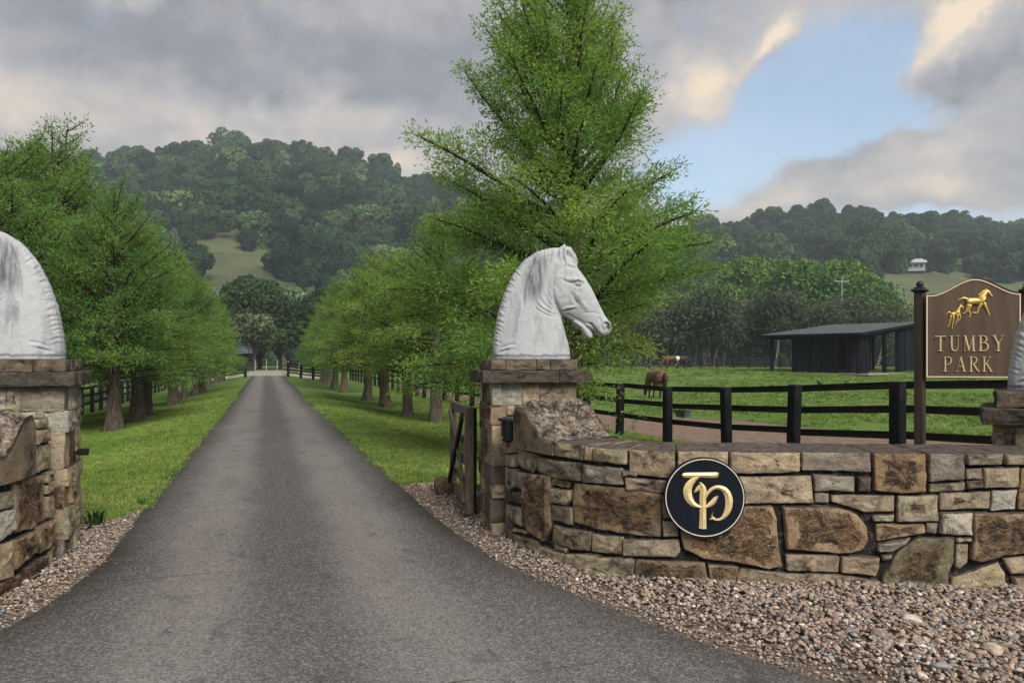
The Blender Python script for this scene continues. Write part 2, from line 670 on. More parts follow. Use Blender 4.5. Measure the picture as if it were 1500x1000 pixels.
def M_bark(name, a, b, sc=5):
    m, t = newmat(name)
    o = t.objco()
    n = t.noise(t.vmul(o, (5, 5, .7)), sc, 7, .7, .5)
    c = t.mix(t.ramp(n, .35, .65), a, b)
    t.surf(t.principled(c, .95, 0, t.bump(n, .9, .04), .1))
    return m


def M_pebble():
    m, t = newmat('river_pebble')
    ti = tinted(t)
    r = t.node('ShaderNodeValToRGB')
    r.color_ramp.interpolation = 'CONSTANT'
    t.put(r.inputs[0], ti)
    e = r.color_ramp.elements
    cols = [(.30, .235, .19), (.36, .29, .235), (.23, .18, .15), (.45, .37, .30), (.29, .265, .255), (.35, .245, .20), (.52, .43, .34),
            (.16, .135, .125), (.43, .30, .235), (.58, .53, .46), (.29, .30, .32), (.72, .68, .62)]
    pos_ = [0, .13, .25, .36, .46, .55, .64, .72, .80, .87, .92, .965]
    e[0].position, e[0].color = 0, (*cols[0], 1)
    e[1].position, e[1].color = pos_[1], (*cols[1], 1)
    for p_, c_ in zip(pos_[2:], cols[2:]):
        q = e.new(p_)
        q.color = (*c_, 1)
    n = t.noise(t.objco(), 2.2, 3)
    col = t.mix(t.ramp(n, .35, .65), t.vmul(r.outputs[0], (.48, .47, .47)), t.vmul(r.outputs[0], (.90, .87, .85)))
    t.surf(t.principled(col, .7, 0, None, .3))
    return m


mat_ground = M_grass_ground()
mat_drive = M_drive()
mat_stone = M_stone()
mat_joint = M_mortar()
mat_cope = M_cope()
mat_statue = M_statue()
mat_black = M_simple('black_stained_timber', (.011, .011, .014), .85, .6, 9, stretch=(1, 1, .3), bump=.5, spec=.12)
mat_rail = M_simple('weathered_black_rail', (.015, .013, .013), .85, .7, 5, bump=.5, spec=.12, stretch=(.4, 3, 3))
mat_greytimber = M_simple('weathered_gate_timber', (.115, .092, .068), .9, .45, 8, stretch=(6, 6, .8), bump=.6)
mat_dirt = M_simple('sandy_track', (.155, .105, .078), .95, .3, 3, bump=.5)
mat_soil = M_simple('gravel_soil', (.11, .085, .068), .95, .4, 30, bump=.6)
mat_palegravel = M_simple('pale_gravel', (.26, .235, .21), .95, .15, 5)
mat_bark = M_bark('cypress_bark', (.045, .036, .028), (.155, .125, .098))
mat_branch = M_bark('cypress_branch', (.03, .022, .016), (.085, .062, .044))
mat_pale_bark = M_bark('paperbark', (.11, .105, .095), (.27, .26, .235), 3)
mat_darkbark = M_bark('dark_bark', (.025, .022, .018), (.07, .06, .05))
mat_leaf = M_leaf('cypress_leaf', (.080, .170, .060), (.165, .295, .084), (.310, .395, .100), .50, .55)
mat_leaf_mid = M_leaf('rainforest_leaf', (.030, .078, .024), (.085, .170, .042), (.175, .255, .064), .25, .16)
mat_leaf_dull = M_leaf('paperbark_leaf', (.042, .054, .038), (.076, .092, .062), (.115, .135, .085), .2, .2)
mat_leaf_dark = M_leaf('dark_evergreen_leaf', (.020, .042, .020), (.042, .075, .032), (.075, .118, .045), .2, .25)
mat_forest = M_instleaf('forest_leaf', (.015, .036, .022), (.040, .080, .036), (.145, .210, .078))
mat_blade = M_instleaf('grass_blade', (.086, .155, .034), (.148, .218, .050), (.235, .270, .088))
mat_pebble = M_pebble()
mat_gold = M_simple('gilding', (.72, .47, .14), .36, .2, 60, metal=.5, bump=.15, spec=.5)
mat_monogram = M_simple('soft_gilding', (.74, .58, .30), .42, .16, 60, metal=.3, bump=.12, spec=.5)
mat_goldpale = M_simple('pale_gilding', (.80, .63, .38), .45, .12, 60, metal=.15, bump=.1, spec=.5)
mat_cream = M_simple('cream_line_paint', (.72, .58, .42), .6, .1, 30)
mat_signbrown = M_simple('brown_sign_paint', (.082, .054, .038), .55, .22, 2.5, bump=.1, stretch=(6, 6, .6))
mat_signpost = M_simple('dark_brown_post', (.042, .029, .022), .7, .4, 3, stretch=(6, 6, .5), bump=.2)
mat_signdark = M_simple('dark_sign_back', (.020, .018, .022), .6, .3, 5)
mat_navy = M_simple('dark_navy_disc', (.006, .009, .015), .6, .25, 6, bump=.08, spec=.12)
mat_silverline = M_simple('pale_ring_paint', (.62, .58, .50), .5, .1, 30)
mat_plastic = M_simple('black_plastic', (.008, .009, .011), .55, .2, 20, bump=.05, spec=.15)
mat_metal = M_simple('dull_black_steel', (.02, .02, .022), .5, .4, 20, metal=.4)
mat_roof = M_simple('zinc_roofing', (.060, .066, .074), .6, .25, 1.2, metal=.25, bump=.1)
def M_plank():
    m, t = newmat('blackened_plank')
    o = t.objco()
    r = t.info().outputs['Random']
    n = t.noise(t.vmul(o, (5, 5, .35)), 3, 6, .7)
    c = t.mix(r, (.004, .005, .008), (.013, .015, .021))
    c = t.mix(t.ramp(n, .5, .75, 0, .7), c, (.026, .026, .029))
    t.surf(t.principled(c, .95, 0, t.bump(n, .6, .02), .08))
    return m


mat_plank = M_plank()
mat_white = M_simple('white_weatherboard', (.34, .36, .38), .6, .15, 6)
mat_glass = M_simple('dark_window_pane', (.02, .025, .03), .15, .2, 3, bump=0)
mat_galv = M_simple('galvanised_steel', (.30, .32, .33), .5, .2, 8, metal=.5)
mat_post_white = M_simple('pale_post_paint', (.26, .25, .23), .7, .2, 8)
mat_log = M_simple('sawn_log', (.12, .075, .045), .9, .4, 18, bump=.6)

# ================================================================== LARGE STRUCTURE
# ------------------------------------------------------------------ ground: one sheet, fine near the drive, out past the hills
def axis(lo, hi, fine_lo, fine_hi, step, grow):
    a = list(np.arange(fine_lo, fine_hi, step))
    s, x = step, fine_hi
    while x < hi:
        a.append(x)
        s *= grow
        x += s
    a.append(hi)
    s, x = step, fine_lo
    b = []
    while x > lo:
        s *= grow
        x -= s
        b.append(max(x, lo))
    return np.array(b[::-1] + a)


gx = axis(-2500, 2500, -26, 40, .6, 1.15)
gy = axis(-200, 3000, -4, 95, .6, 1.15)
X, Y = np.meshgrid(gx, gy)
Z = gz(X, Y)
nx, ny = len(gx), len(gy)
# under the drive and the gravel the ground is let down a little
U0, V0 = AX * X + AY * Y, AY * X - AX * Y
Z = Z - .03 * (np.abs(V0 - VC) < 1.9) * (U0 < 76)
Z = Z - .06 * (Y < 9.9) * (X > -5.2) * (X < 6) * (np.abs(V0 - VC) < 2.7 + 6 * (U0 < 6.6))
ii = np.arange(nx * ny).reshape(ny, nx)
quads = np.stack([ii[:-1, :-1], ii[:-1, 1:], ii[1:, 1:], ii[1:, :-1]], -1).reshape(-1, 4)
ground = link('ground', mesh_from('ground', np.stack([X, Y, Z], -1).reshape(-1, 3), quads, True), mat_ground)
tag(ground, 'mown green lawn and paddock grass', kind='structure')


def sheet(name, rows, mat, dz, label=None, rot_to_drive=False, skirt=.06):
    """a strip given as rows of points across; follows the ground"""
    v, f = [], []
    n = len(rows[0])
    for r in rows:
        for (x, y) in r:
            v.append((x, y, dz + float(gz(x, y))))
    m_ = len(rows)
    for i in range(m_ - 1):
        for k in range(n - 1):
            f.append([i * n + k, i * n + k + 1, (i + 1) * n + k + 1, (i + 1) * n + k])
    # edge skirts so that the strip is a slab with a side
    b = len(v)
    for i in range(m_):
        for k in (0, n - 1):
            p = v[i * n + k]
            v.append((p[0], p[1], p[2] - skirt))
    for i in range(m_ - 1):
        f.append([i * n, (i + 1) * n, b + 2 * (i + 1), b + 2 * i])
        f.append([i * n + n - 1, b + 2 * i + 1, b + 2 * (i + 1) + 1, (i + 1) * n + n - 1])
    if rot_to_drive:
        ang = math.atan2(-AX, AY)
        R = Matrix.Rotation(-ang, 4, 'Z')
        v = [R @ Vector((p[0] - AY * VC, p[1] + AX * VC, p[2])) for p in v]
    o = link(name, mesh_from(name, v, f, True), mat)
    if rot_to_drive:
        o.rotation_euler = (0, 0, ang)
        o.location = (AY * VC, -AX * VC, 0)
    tag(o, label, kind='structure')
    return o


def interp(pts, q):
    a = np.array(pts)
    return np.interp(q, a[:, 0], a[:, 1])


# drive edges in (along u, across v)
DL = [(-14, -4.5), (-6, -3.4), (0, -2.1), (3.0, -1.66), (5.1, -1.50), (5.6, -1.32), (6.6, -1.20), (8.5, -1.225), (76, -1.23)]
DR = [(-14, 7), (-4, 4.6), (1, 3.5), (3.05, 2.63), (3.55, 2.36), (4.35, 2.09), (5.3, 1.80), (6.2, 1.68), (7.4, 1.62), (9, 1.61), (76, 1.61)]
rows = []
for u in np.r_[np.arange(-14, 20, .5), np.arange(20, 76.1, 2)]:
    a, b = interp(DL, u), interp(DR, u)
    jit = .018 * noise.noise((u * 1.7, 3.1, 0))
    jit2 = .018 * noise.noise((u * 1.7, 9.1, 0))
    rows.append([uv2xy(u, a + jit + (b + jit2 - a - jit) * k / 8) for k in range(9)])
drive = sheet('driveway', rows, mat_drive, .012, 'long grey washed concrete driveway with paler tyre tracks', True)
# pale gravel yard at the far end
sheet('gravel_yard', [[uv2xy(u, v) for v in np.linspace(-5.5, 5.5, 12)] for u in np.linspace(76.3, 112, 8)], mat_palegravel, .01, 'pale gravel yard at the far end of the driveway')
# sandy track worn along the inside of the paddock fence
TRK = [((6.9, 8.6), (14.5, 9.5)), ((6.1, 11.4), (11.4, 14.5)), ((5.4, 13.3), (9.9, 17.5)), ((4.75, 15.4), (8.9, 20.6)), ((3.9, 17.4), (7.6, 23)), ((3.05, 19.5), (5.9, 24.8)),
       ((2.2, 21.6), (3.9, 26.2)), ((.3, 26), (1.6, 30)), ((-1.6, 32), (-.1, 34)), ((-5.0, 42), (-3.6, 43.5)), ((-10.0, 58), (-8.6, 59))]
rows = []
for i in range(len(TRK) - 1):
    (a0, b0), (a1, b1) = TRK[i], TRK[i + 1]
    for t in np.linspace(0, 1, 5, endpoint=False):
        A = np.array(a0) * (1 - t) + np.array(a1) * t
        B = np.array(b0) * (1 - t) + np.array(b1) * t
        B = B + (B - A) / np.linalg.norm(B - A) * (.5 * noise.noise((i + t, 5, 0)) + .25 * noise.noise(((i + t) * 4, 5, 2)))
        rows.append([tuple(A + (B - A) * k / 9) for k in range(10)])
sheet('sandy_track', rows, mat_dirt, .012, 'bare sandy horse track inside the paddock fence', skirt=.02)

# ------------------------------------------------------------------ curved walls: paths of the outer face
PATH_R = [(-.062, 6.87), (.035, 6.49), (.2, 6.16), (.4, 5.83), (.61, 5.59), (.87, 5.41), (1.25, 5.31), (1.7, 5.28), (2.16, 5.26), (2.8, 5.2), (3.46, 5.15), (4.3, 5.12), (5.2, 5.1)]
PATH_L = [(-3.585, 5.83), (-3.47, 5.4), (-3.39, 4.97), (-3.37, 4.5), (-3.45, 4.1), (-3.7, 3.7), (-4.2, 3.35), (-5, 3.1)]


def catmull(P, n=40):
    P = np.array(P, float)
    P = np.vstack([2 * P[0] - P[1], P, 2 * P[-1] - P[-2]])
    o = []
    for i in range(1, len(P) - 2):
        for t in np.linspace(0, 1, n, endpoint=False):
            a, b, c, d = P[i - 1:i + 3]
            o.append(.5 * ((2 * b) + (c - a) * t + (2 * a - 5 * b + 4 * c - d) * t * t + (3 * b - a - 3 * c + d) * t ** 3))
    o.append(P[-2])
    return np.array(o)


class Path:
    def __init__(s, pts, side):
        s.q = catmull(pts)
        s.s = np.r_[0, np.cumsum(np.hypot(*np.diff(s.q, axis=0).T))]
        d = np.gradient(s.q, axis=0)
        d /= np.linalg.norm(d, axis=1)[:, None]
        s.n = np.stack([d[:, 1], -d[:, 0]], 1) * side
        s.L = s.s[-1]

    def __call__(s, a, b, d):
        x = np.interp(a, s.s, s.q[:, 0]) + np.interp(a, s.s, s.n[:, 0]) * d
        y = np.interp(a, s.s, s.q[:, 1]) + np.interp(a, s.s, s.n[:, 1]) * d
        e = max(a - s.L, 0)
        return (x, y, b)


path_r, path_l = Path(PATH_R, 1), Path(PATH_L, -1)


def poly_area(P):
    return .5 * sum(P[i - 1][0] * P[i][1] - P[i][0] * P[i - 1][1] for i in range(len(P)))


def shrink(P, g):
    """offset a counter-clockwise outline inwards by g"""
    n = len(P)
    o = []
    for i in range(n):
        a, b, c = Vector(P[i - 1]), Vector(P[i]), Vector(P[(i + 1) % n])
        e1, e2 = (b - a), (c - b)
        if e1.length < 1e-6 or e2.length < 1e-6:
            o.append(b)
            continue
        n1 = Vector((-e1.y, e1.x)).normalized()
        n2 = Vector((-e2.y, e2.x)).normalized()
        m_ = n1 + n2
        m_ = m_ / max(m_.length_squared / 2, .35)
        o.append(b + m_ * g)
    return o


def stone_geo(P, fmap, proud, back, seed, gap=-.002, step=.034, rough=1.0, backs=1):
    """one rough-faced stone: outline P in (a, b), pushed out along d by fmap(a, b, d)"""
    if poly_area(P) < 0:
        P = P[::-1]
    P = shrink(P, gap)
    Q = []
    n = len(P)
    for i in range(n):                       # round the corners, walk the edges
        a, b, c = P[i - 1], P[i], P[(i + 1) % n]
        r = .007
        e1, e2 = a - b, c - b
        p1 = b + e1 * min(.4, r / max(e1.length, 1e-4))
        p2 = b + e2 * min(.4, r / max(e2.length, 1e-4))
        Q += [p1, (p1 + p2) / 4 + b / 2, p2]
        p3 = c + (b - c) * min(.4, r / max(e2.length, 1e-4))
        k = int((p3 - p2).length / step)
        for j in range(1, k):
            Q.append(p2.lerp(p3, j / k))
    cen = sum(Q, Vector((0, 0))) / len(Q)
    rm = min((q - cen).length for q in Q)
    prof = [(-back * k / backs, 0) for k in range(backs, 0, -1)] + [(-.004, 0), (proud * .60, .0005), (proud * .95, .005), (proud * 1.02, .013)]
    v, f = [], []
    N = len(Q)

    def place(p, d, amp):
        x = fmap(p.x, p.y, d)
        k = noise.noise((x[0] * 7 + seed, x[1] * 7, x[2] * 10)) * .5 + noise.noise((x[0] * 19 + seed, x[1] * 19, x[2] * 34)) * .45
        c4 = noise.noise((x[0] * 11 + seed * 3, x[1] * 11, x[2] * 17))
        k += .55 * (abs(c4) * 2 - .5)            # sharp split ridges
        e = noise.noise((x[0] * 15 + seed * 2.3, x[1] * 15 + 5, x[2] * 15)) * .008 * rough
        q = p + (p - cen).normalized() * e if (p - cen).length > 1e-5 else p
        return fmap(q.x, q.y, d + k * amp * rough)
    for d, ins in prof:
        for q in Q:
            L = (q - cen).length
            v.append(place(q + (cen - q) * min(.6, ins / max(L, 1e-4)), d, 0 if d < -.01 else .015))
    for fr, d in ((.80, proud * 1.08), (.60, proud * 1.10), (.40, proud * 1.12), (.20, proud * 1.12)):
        for q in Q:
            L = (q - cen).length
            s0 = 1 - min(.6, .034 / max(L, 1e-4))
            v.append(place(cen + (q - cen) * s0 * fr, d, .020))
    v.append(place(cen, proud * 1.12, .020))
    R = len(prof) + 4
    for r in range(R - 1):
        for i in range(N):
            j = (i + 1) % N
            f.append([r * N + i, r * N + j, (r + 1) * N + j, (r + 1) * N + i])
    c = R * N
    for i in range(N):
        f.append([(R - 1) * N + i, (R - 1) * N + (i + 1) % N, c])
    stone_geo.core = [0.0] * (N * (len(prof) - 1)) + [.2] * N + [.45] * N + [.75] * N + [1.0] * (2 * N + 1)
    return v, f


STONE_RNG = random.Random(4)


def stone_color(t):
    r = STONE_RNG
    base = {'p': (.350, .292, .212), 'g': (.255, .228, .188), 'w': (.41, .385, .335), 'r': (.300, .225, .145), 'd': (.12, .10, .085), 'm': (.175, .150, .105)}[t]
    k = r.uniform(.84, 1.18)
    rust = {'p': .18, 'g': .06, 'w': .0, 'r': .92, 'd': .2, 'm': .80}[t] + r.uniform(-.05, .12)
    return (base[0] * k * r.uniform(.95, 1.06), base[1] * k, base[2] * k * r.uniform(.92, 1.06), max(0, min(1, rust)))


def add_stone(parent, P, fmap, tag_, proud, back, seed, name='stone', mat=None, **kw):
    v, f = stone_geo(P, fmap, proud, back, seed, **kw)
    L = parent.location
    v = [(p[0] - L.x, p[1] - L.y, p[2] - L.z) for p in v] if kw.get('w', True) else v
    me = mesh_from(name, v, f, True)
    at = me.attributes.new('middle', 'FLOAT', 'POINT')
    at.data.foreach_set('value', np.array(stone_geo.core, np.float32))
    return link(name, me, mat or mat_stone, parent, stone_color(tag_))


THICK = .52


def wall_core(parent, path, s0, s1, height, name='core'):
    ss = np.linspace(s0, s1, 90)
    v, f = [], []
    L = parent.location
    for s in ss:
        for d, z in ((-.012, -.15), (-.012, height(s)), (-THICK, height(s)), (-THICK, -.15)):
            p = path(s, z, d)
            v.append((p[0] - L.x, p[1] - L.y, p[2] - L.z))
    for i in range(len(ss) - 1):
        for k in range(4):
            k2 = (k + 1) % 4
            f.append([4 * i + k, 4 * (i + 1) + k, 4 * (i + 1) + k2, 4 * i + k2])
    f += [[0, 1, 2, 3], [len(v) - 1, len(v) - 2, len(v) - 3, len(v) - 4]]
    return link(name, mesh_from(name, v, f), mat_joint, parent)


def scroll(parent, path, s0, s1, zb, side=1):
    """carved end scroll: ribs run along the wall and sweep down in an S"""
    NS, ND = 46, 50
    DEEP = THICK + .13
    L = parent.location

    def top(s, d):
        t = (s - s0) / (s1 - s0)
        z = .955 + .225 * (1 - sm((t - .30) / .56)) + .03 * math.exp(-((t - .16) / .16) ** 2) - .045 * math.exp(-(t / .06) ** 2)
        # lobes across the thickness, with two deep grooves
        e = -d / DEEP
        g = .075 * math.exp(-((e - .42) / .035) ** 2) + .065 * math.exp(-((e - .62) / .03) ** 2)
        g += .030 * math.exp(-((e) / .045) ** 2) + .04 * math.exp(-((e - 1) / .05) ** 2)
        lob = .042 * math.sin(min(max(e, 0) / .42, 1) * math.pi) + .030 * math.sin(min(max(e - .42, 0) / .2, 1) * math.pi) + .045 * math.sin(max(0, (e - .6) / .4) * math.pi)
        fade = 1 - .75 * float(sm((t - .72) / .28))
        x = path(s, z, d)
        nz = noise.noise((x[0] * 14, x[1] * 14, x[2] * 14)) * .012 + noise.noise((x[0] * 38, x[1] * 38, 3)) * .006
        return z + (lob - g) * fade + nz
    v, f = [], []
    ss = np.linspace(s0, s1, NS)
    ds = np.linspace(.045, -DEEP, ND)
    for s in ss:
        for d in ds:
            p = path(s, top(s, d), d)
            v.append((p[0] - L.x, p[1] - L.y, p[2] - L.z))
    for i in range(NS - 1):
        for k in range(ND - 1):
            a = i * ND + k
            f.append([a, a + ND, a + ND + 1, a + 1] if side > 0 else [a, a + 1, a + ND + 1, a + ND])
    nb = len(v)
    NZ = 7
    for i, s in enumerate(ss):               # outer side, roughly dressed
        zt = top(s, .045)
        for k in range(NZ):
            z = zt + (zb - zt) * (k + 1) / NZ
            x = path(s, z, .045)
            e = noise.noise((x[0] * 7, x[1] * 7, x[2] * 3)) * .012
            p = path(s, z, .045 + e)
            v.append((p[0] - L.x, p[1] - L.y, p[2] - L.z))
    for i in range(NS - 1):
        for k in range(NZ):
            def idx(i_, k_):
                return i_ * ND if k_ < 0 else nb + i_ * NZ + k_
            f.append([idx(i, k - 1), idx(i, k), idx(i + 1, k), idx(i + 1, k - 1)])
    eb = len(v)
    for i in (0, NS - 1):                    # end faces
        for d in ds:
            p = path(ss[i], zb, d)
            v.append((p[0] - L.x, p[1] - L.y, p[2] - L.z))
    for q, i in enumerate((0, NS - 1)):
        for k in range(ND - 1):
            a = i * ND + k
            b = eb + q * ND + k
            f.append([a, a + 1, b + 1, b])
    me = mesh_from('scroll', v, f, True)
    me.materials.append(mat_cope)
    me.materials.append(mat_stone)
    for p in me.polygons:
        c = p.index
        if (NS - 1) * (ND - 1) <= c < (NS - 1) * (ND - 1) + (NS - 1) * NZ:
            p.material_index = 1
    o = link('carved_scroll', me, None, parent, (.20, .155, .115, .25))
    return o


WALL_RIGHT = [
('p',1,[(1.06,0.917),(1.383,0.936),(1.383,0.836),(1.06,0.844)]),
('p',1,[(1.392,0.924),(1.47,0.936),(1.466,0.839),(1.392,0.842)]),
('p',1,[(1.477,0.936),(1.751,0.939),(1.749,0.841),(1.474,0.845)]),
('g',0,[(1.716,0.802),(1.823,0.795),(1.818,0.762),(1.719,0.758)]),
('p',0,[(1.735,0.751),(2.066,0.742),(2.042,0.654),(1.735,0.662)]),
('g',0,[(0.455,0.843),(0.803,0.823),(0.796,0.724),(0.722,0.666),(0.524,0.689),(0.44,0.738)]),
('g',0,[(0.814,0.807),(1.355,0.818),(1.348,0.684),(1.066,0.666),(0.832,0.694)]),
('g',0,[(1.364,0.813),(1.709,0.813),(1.719,0.695),(1.364,0.677)]),
('p',0,[(0.128,0.736),(0.419,0.786),(0.402,0.673),(0.128,0.646)]),
('p',0,[(0.109,0.633),(0.429,0.657),(0.419,0.516),(0.224,0.433),(0.079,0.461)]),
('g',0,[(0.44,0.639),(0.566,0.646),(0.558,0.498),(0.44,0.499)]),
('d',0,[(0.079,0.408),(0.545,0.476),(0.558,0.38),(0.109,0.34)]),
('p',0,[(0.128,0.302),(0.524,0.345),(0.558,0.194),(0.429,0.188),(0.109,0.194)]),
('g',0,[(0.079,0.177),(0.321,0.176),(0.306,0.03),(0.079,0.02)]),
('p',0,[(0.361,0.144),(0.638,0.171),(0.63,0.144),(0.361,0.113)]),
('r',0,[(0.599,0.65),(1.003,0.676),(1.01,0.456),(1.003,0.271),(0.903,0.14),(0.722,0.168),(0.575,0.207),(0.575,0.461)]),
('r',0,[(1.023,0.66),(1.236,0.661),(1.223,0.614),(1.023,0.614)]),
('p',0,[(1.016,0.589),(1.249,0.6),(1.241,0.528),(1.196,0.477),(1.023,0.476)]),
('g',0,[(1.029,0.459),(1.262,0.469),(1.267,0.337),(1.029,0.34)]),
('r',0,[(1.282,0.661),(1.723,0.671),(1.991,0.646),(1.987,0.339),(1.723,0.343),(1.491,0.346),(1.282,0.366),(1.267,0.496)]),
('p',0,[(1.048,0.301),(1.449,0.314),(1.453,0.245),(1.438,0.174),(1.262,0.155),(1.029,0.166)]),
('p',0,[(0.341,0.089),(0.796,0.126),(0.832,0.068),(0.796,0.013),(0.402,0.002)]),
('p',0,[(1.029,0.157),(1.204,0.147),(1.196,0.109),(1.035,0.112)]),
('p',0,[(0.788,0.04),(0.885,0.102),(1.168,0.1),(1.182,0.035),(1.154,0.002),(0.832,-0.017)]),
('p',0,[(1.462,0.307),(1.712,0.314),(1.705,0.19),(1.453,0.176)]),
('p',0,[(1.196,0.106),(1.47,0.158),(1.553,0.15),(1.775,0.173),(1.801,0.159),(1.784,-0.01),(1.47,-0.011),(1.182,-0.001)]),
('p',1,[(1.76,0.92),(2.085,0.937),(2.08,0.757),(1.76,0.772)]),
('p',1,[(2.099,0.937),(2.445,0.922),(2.449,0.788),(2.099,0.753)]),
('p',1,[(2.459,0.917),(2.937,0.92),(2.942,0.815),(2.753,0.799),(2.459,0.802)]),
('g',1,[(2.956,0.915),(3.423,0.92),(3.423,0.816),(2.956,0.824)]),
('p',0,[(2.449,0.778),(3.022,0.786),(3.036,0.6),(2.554,0.587),(2.449,0.667)]),
('g',0,[(3.036,0.796),(3.314,0.785),(3.314,0.685),(3.046,0.681)]),
('d',0,[(3.341,0.781),(3.419,0.787),(3.419,0.682),(3.341,0.686)]),
('g',0,[(3.05,0.667),(3.143,0.663),(3.143,0.601),(3.05,0.6)]),
('p',0,[(3.157,0.654),(3.587,0.657),(3.583,0.553),(3.382,0.539),(3.268,0.58),(3.157,0.611)]),
('r',1,[(3.442,0.93),(3.782,0.934),(3.787,0.688),(3.632,0.672),(3.442,0.688)]),
('g',1,[(3.805,0.939),(4.039,0.946),(4.039,0.772),(3.805,0.755)]),
('g',1,[(4.057,0.951),(4.292,0.958),(4.292,0.878),(4.057,0.871)]),
('g',1,[(4.31,0.958),(4.604,0.964),(4.604,0.88),(4.31,0.878)]),
('g',0,[(4.057,0.848),(4.156,0.853),(4.161,0.783),(4.057,0.777)]),
('g',0,[(3.814,0.741),(4.048,0.758),(4.048,0.702),(3.814,0.684)]),
('d',0,[(4.062,0.763),(4.156,0.774),(4.161,0.727),(4.062,0.711)]),
('p',0,[(4.17,0.854),(4.395,0.865),(4.395,0.729),(4.17,0.722)]),
('r',0,[(4.414,0.86),(4.627,0.862),(4.627,0.572),(4.405,0.57)]),
('p',0,[(3.605,0.657),(3.868,0.666),(3.873,0.487),(3.601,0.477)]),
('p',0,[(3.886,0.68),(4.215,0.694),(4.206,0.582),(3.886,0.563)]),
('w',0,[(4.228,0.699),(4.386,0.706),(4.377,0.579),(4.219,0.568)]),
('w',0,[(3.442,0.516),(3.578,0.524),(3.578,0.481),(3.446,0.479)]),
('r',0,[(3.46,0.46),(3.778,0.462),(3.787,0.405),(3.605,0.368),(3.464,0.341)]),
('g',0,[(3.796,0.467),(3.868,0.473),(3.859,0.402),(3.796,0.405)]),
('w',0,[(3.886,0.544),(4.089,0.552),(4.084,0.397),(3.882,0.402)]),
('r',0,[(4.107,0.547),(4.627,0.553),(4.627,0.296),(4.287,0.259),(4.156,0.215),(4.089,0.228),(4.102,0.388)]),
('g',0,[(3.469,0.322),(3.682,0.37),(3.651,0.327),(3.56,0.272),(3.469,0.27)]),
('m',0,[(3.737,0.366),(3.976,0.381),(3.972,0.206),(3.94,0.125),(3.936,-0.002),(3.66,-0.019),(3.501,-0.014),(3.501,0.081),(3.583,0.235),(3.66,0.317)]),
('p',0,[(3.99,0.381),(4.084,0.378),(4.084,0.354),(3.99,0.348)]),
('p',0,[(3.99,0.334),(4.062,0.33),(4.062,0.208),(4.008,0.165),(3.985,0.174)]),
('p',0,[(3.963,0.098),(4.264,0.212),(4.305,0.133),(4.341,-0.011),(3.954,-0.011)]),
('p',0,[(4.305,0.241),(4.627,0.273),(4.627,0.152),(4.355,0.134)]),
('p',0,[(4.364,0.111),(4.627,0.133),(4.627,0.002),(4.382,0.008)]),
('g',0,[(3.496,0.242),(3.56,0.249),(3.551,0.225),(3.501,0.209)]),
('r',0,[(2.123,0.377),(2.137,0.508),(2.449,0.648),(2.554,0.567),(2.753,0.574),(2.776,0.478),(2.814,0.152),(2.734,0.137),(2.525,0.173),(2.274,0.203),(2.146,0.266)]),
('r',0,[(2.829,0.569),(3.083,0.572),(3.199,0.569),(3.323,0.528),(3.391,0.439),(3.405,0.344),(3.359,0.286),(3.291,0.256),(3.083,0.256),(2.857,0.277),(2.843,0.431)]),
('p',0,[(2.852,0.234),(3.185,0.239),(3.208,0.221),(3.208,0.12),(2.852,0.124)]),
('p',0,[(3.226,0.231),(3.478,0.228),(3.478,0.166),(3.451,0.103),(3.226,0.121)]),
('p',0,[(2.54,0.135),(2.848,0.105),(3.222,0.102),(3.478,0.066),(3.487,-0.043),(2.989,-0.037),(2.487,-0.034),(2.516,0.082)]),
('r',0,[(2.307,0.165),(2.521,0.144),(2.468,-0.029),(2.331,-0.022)]),
('m',0,[(1.806,0.166),(2.288,0.175),(2.316,-0.017),(1.801,-0.026)]),
('p',0,[(1.719,0.304),(2.109,0.328),(2.128,0.246),(2.09,0.206),(1.719,0.186)]),
('g',0,[(2.0,0.463),(2.09,0.462),(2.104,0.356),(2.0,0.342)]),
('g',0,[(2.0,0.633),(2.137,0.633),(2.118,0.483),(2.004,0.478)]),
('g',0,[(2.08,0.743),(2.43,0.773),(2.43,0.658),(2.137,0.653),(2.071,0.65)]),
]

WALL_LEFT = [
('p',0,[(0.445,1.168),(0.179,1.162),(0.179,1.083),(0.454,1.098)]),
('p',0,[(0.445,1.09),(0.112,1.073),(0.112,0.983),(0.414,0.979)]),
('p',0,[(0.409,0.966),(0.083,0.958),(0.055,0.773),(0.4,0.777)]),
('p',0,[(0.207,0.752),(0.037,0.758),(0.026,0.665),(0.185,0.671)]),
('p',0,[(0.174,0.647),(0.026,0.62),(0.049,0.57),(0.163,0.581)]),
('p',0,[(0.157,0.561),(0.0,0.549),(0.0,0.404),(0.151,0.393)]),
('r',0,[(0.733,0.769),(0.224,0.743),(0.179,0.393),(0.488,0.387),(0.733,0.417)]),
('g',0,[(0.99,0.726),(0.756,0.709),(0.75,0.595),(0.99,0.615)]),
('w',0,[(0.99,0.607),(0.756,0.584),(0.75,0.441),(0.99,0.408)]),
('r',0,[(0.756,0.373),(0.427,0.364),(0.4,0.207),(0.739,0.167)]),
('r',0,[(0.4,0.381),(0.0,0.367),(0.0,0.184),(0.323,0.17)]),
('p',0,[(0.99,0.397),(0.77,0.376),(0.763,0.128),(0.99,0.158)]),
('r',0,[(0.603,0.134),(0.14,0.13),(0.117,0.008),(0.53,0.019)]),
('p',0,[(0.117,0.13),(0.0,0.148),(0.0,-0.01),(0.083,-0.012)]),
('r',0,[(0.99,0.138),(0.631,0.111),(0.555,0.052),(0.579,0.004),(0.99,0.018)]),
]



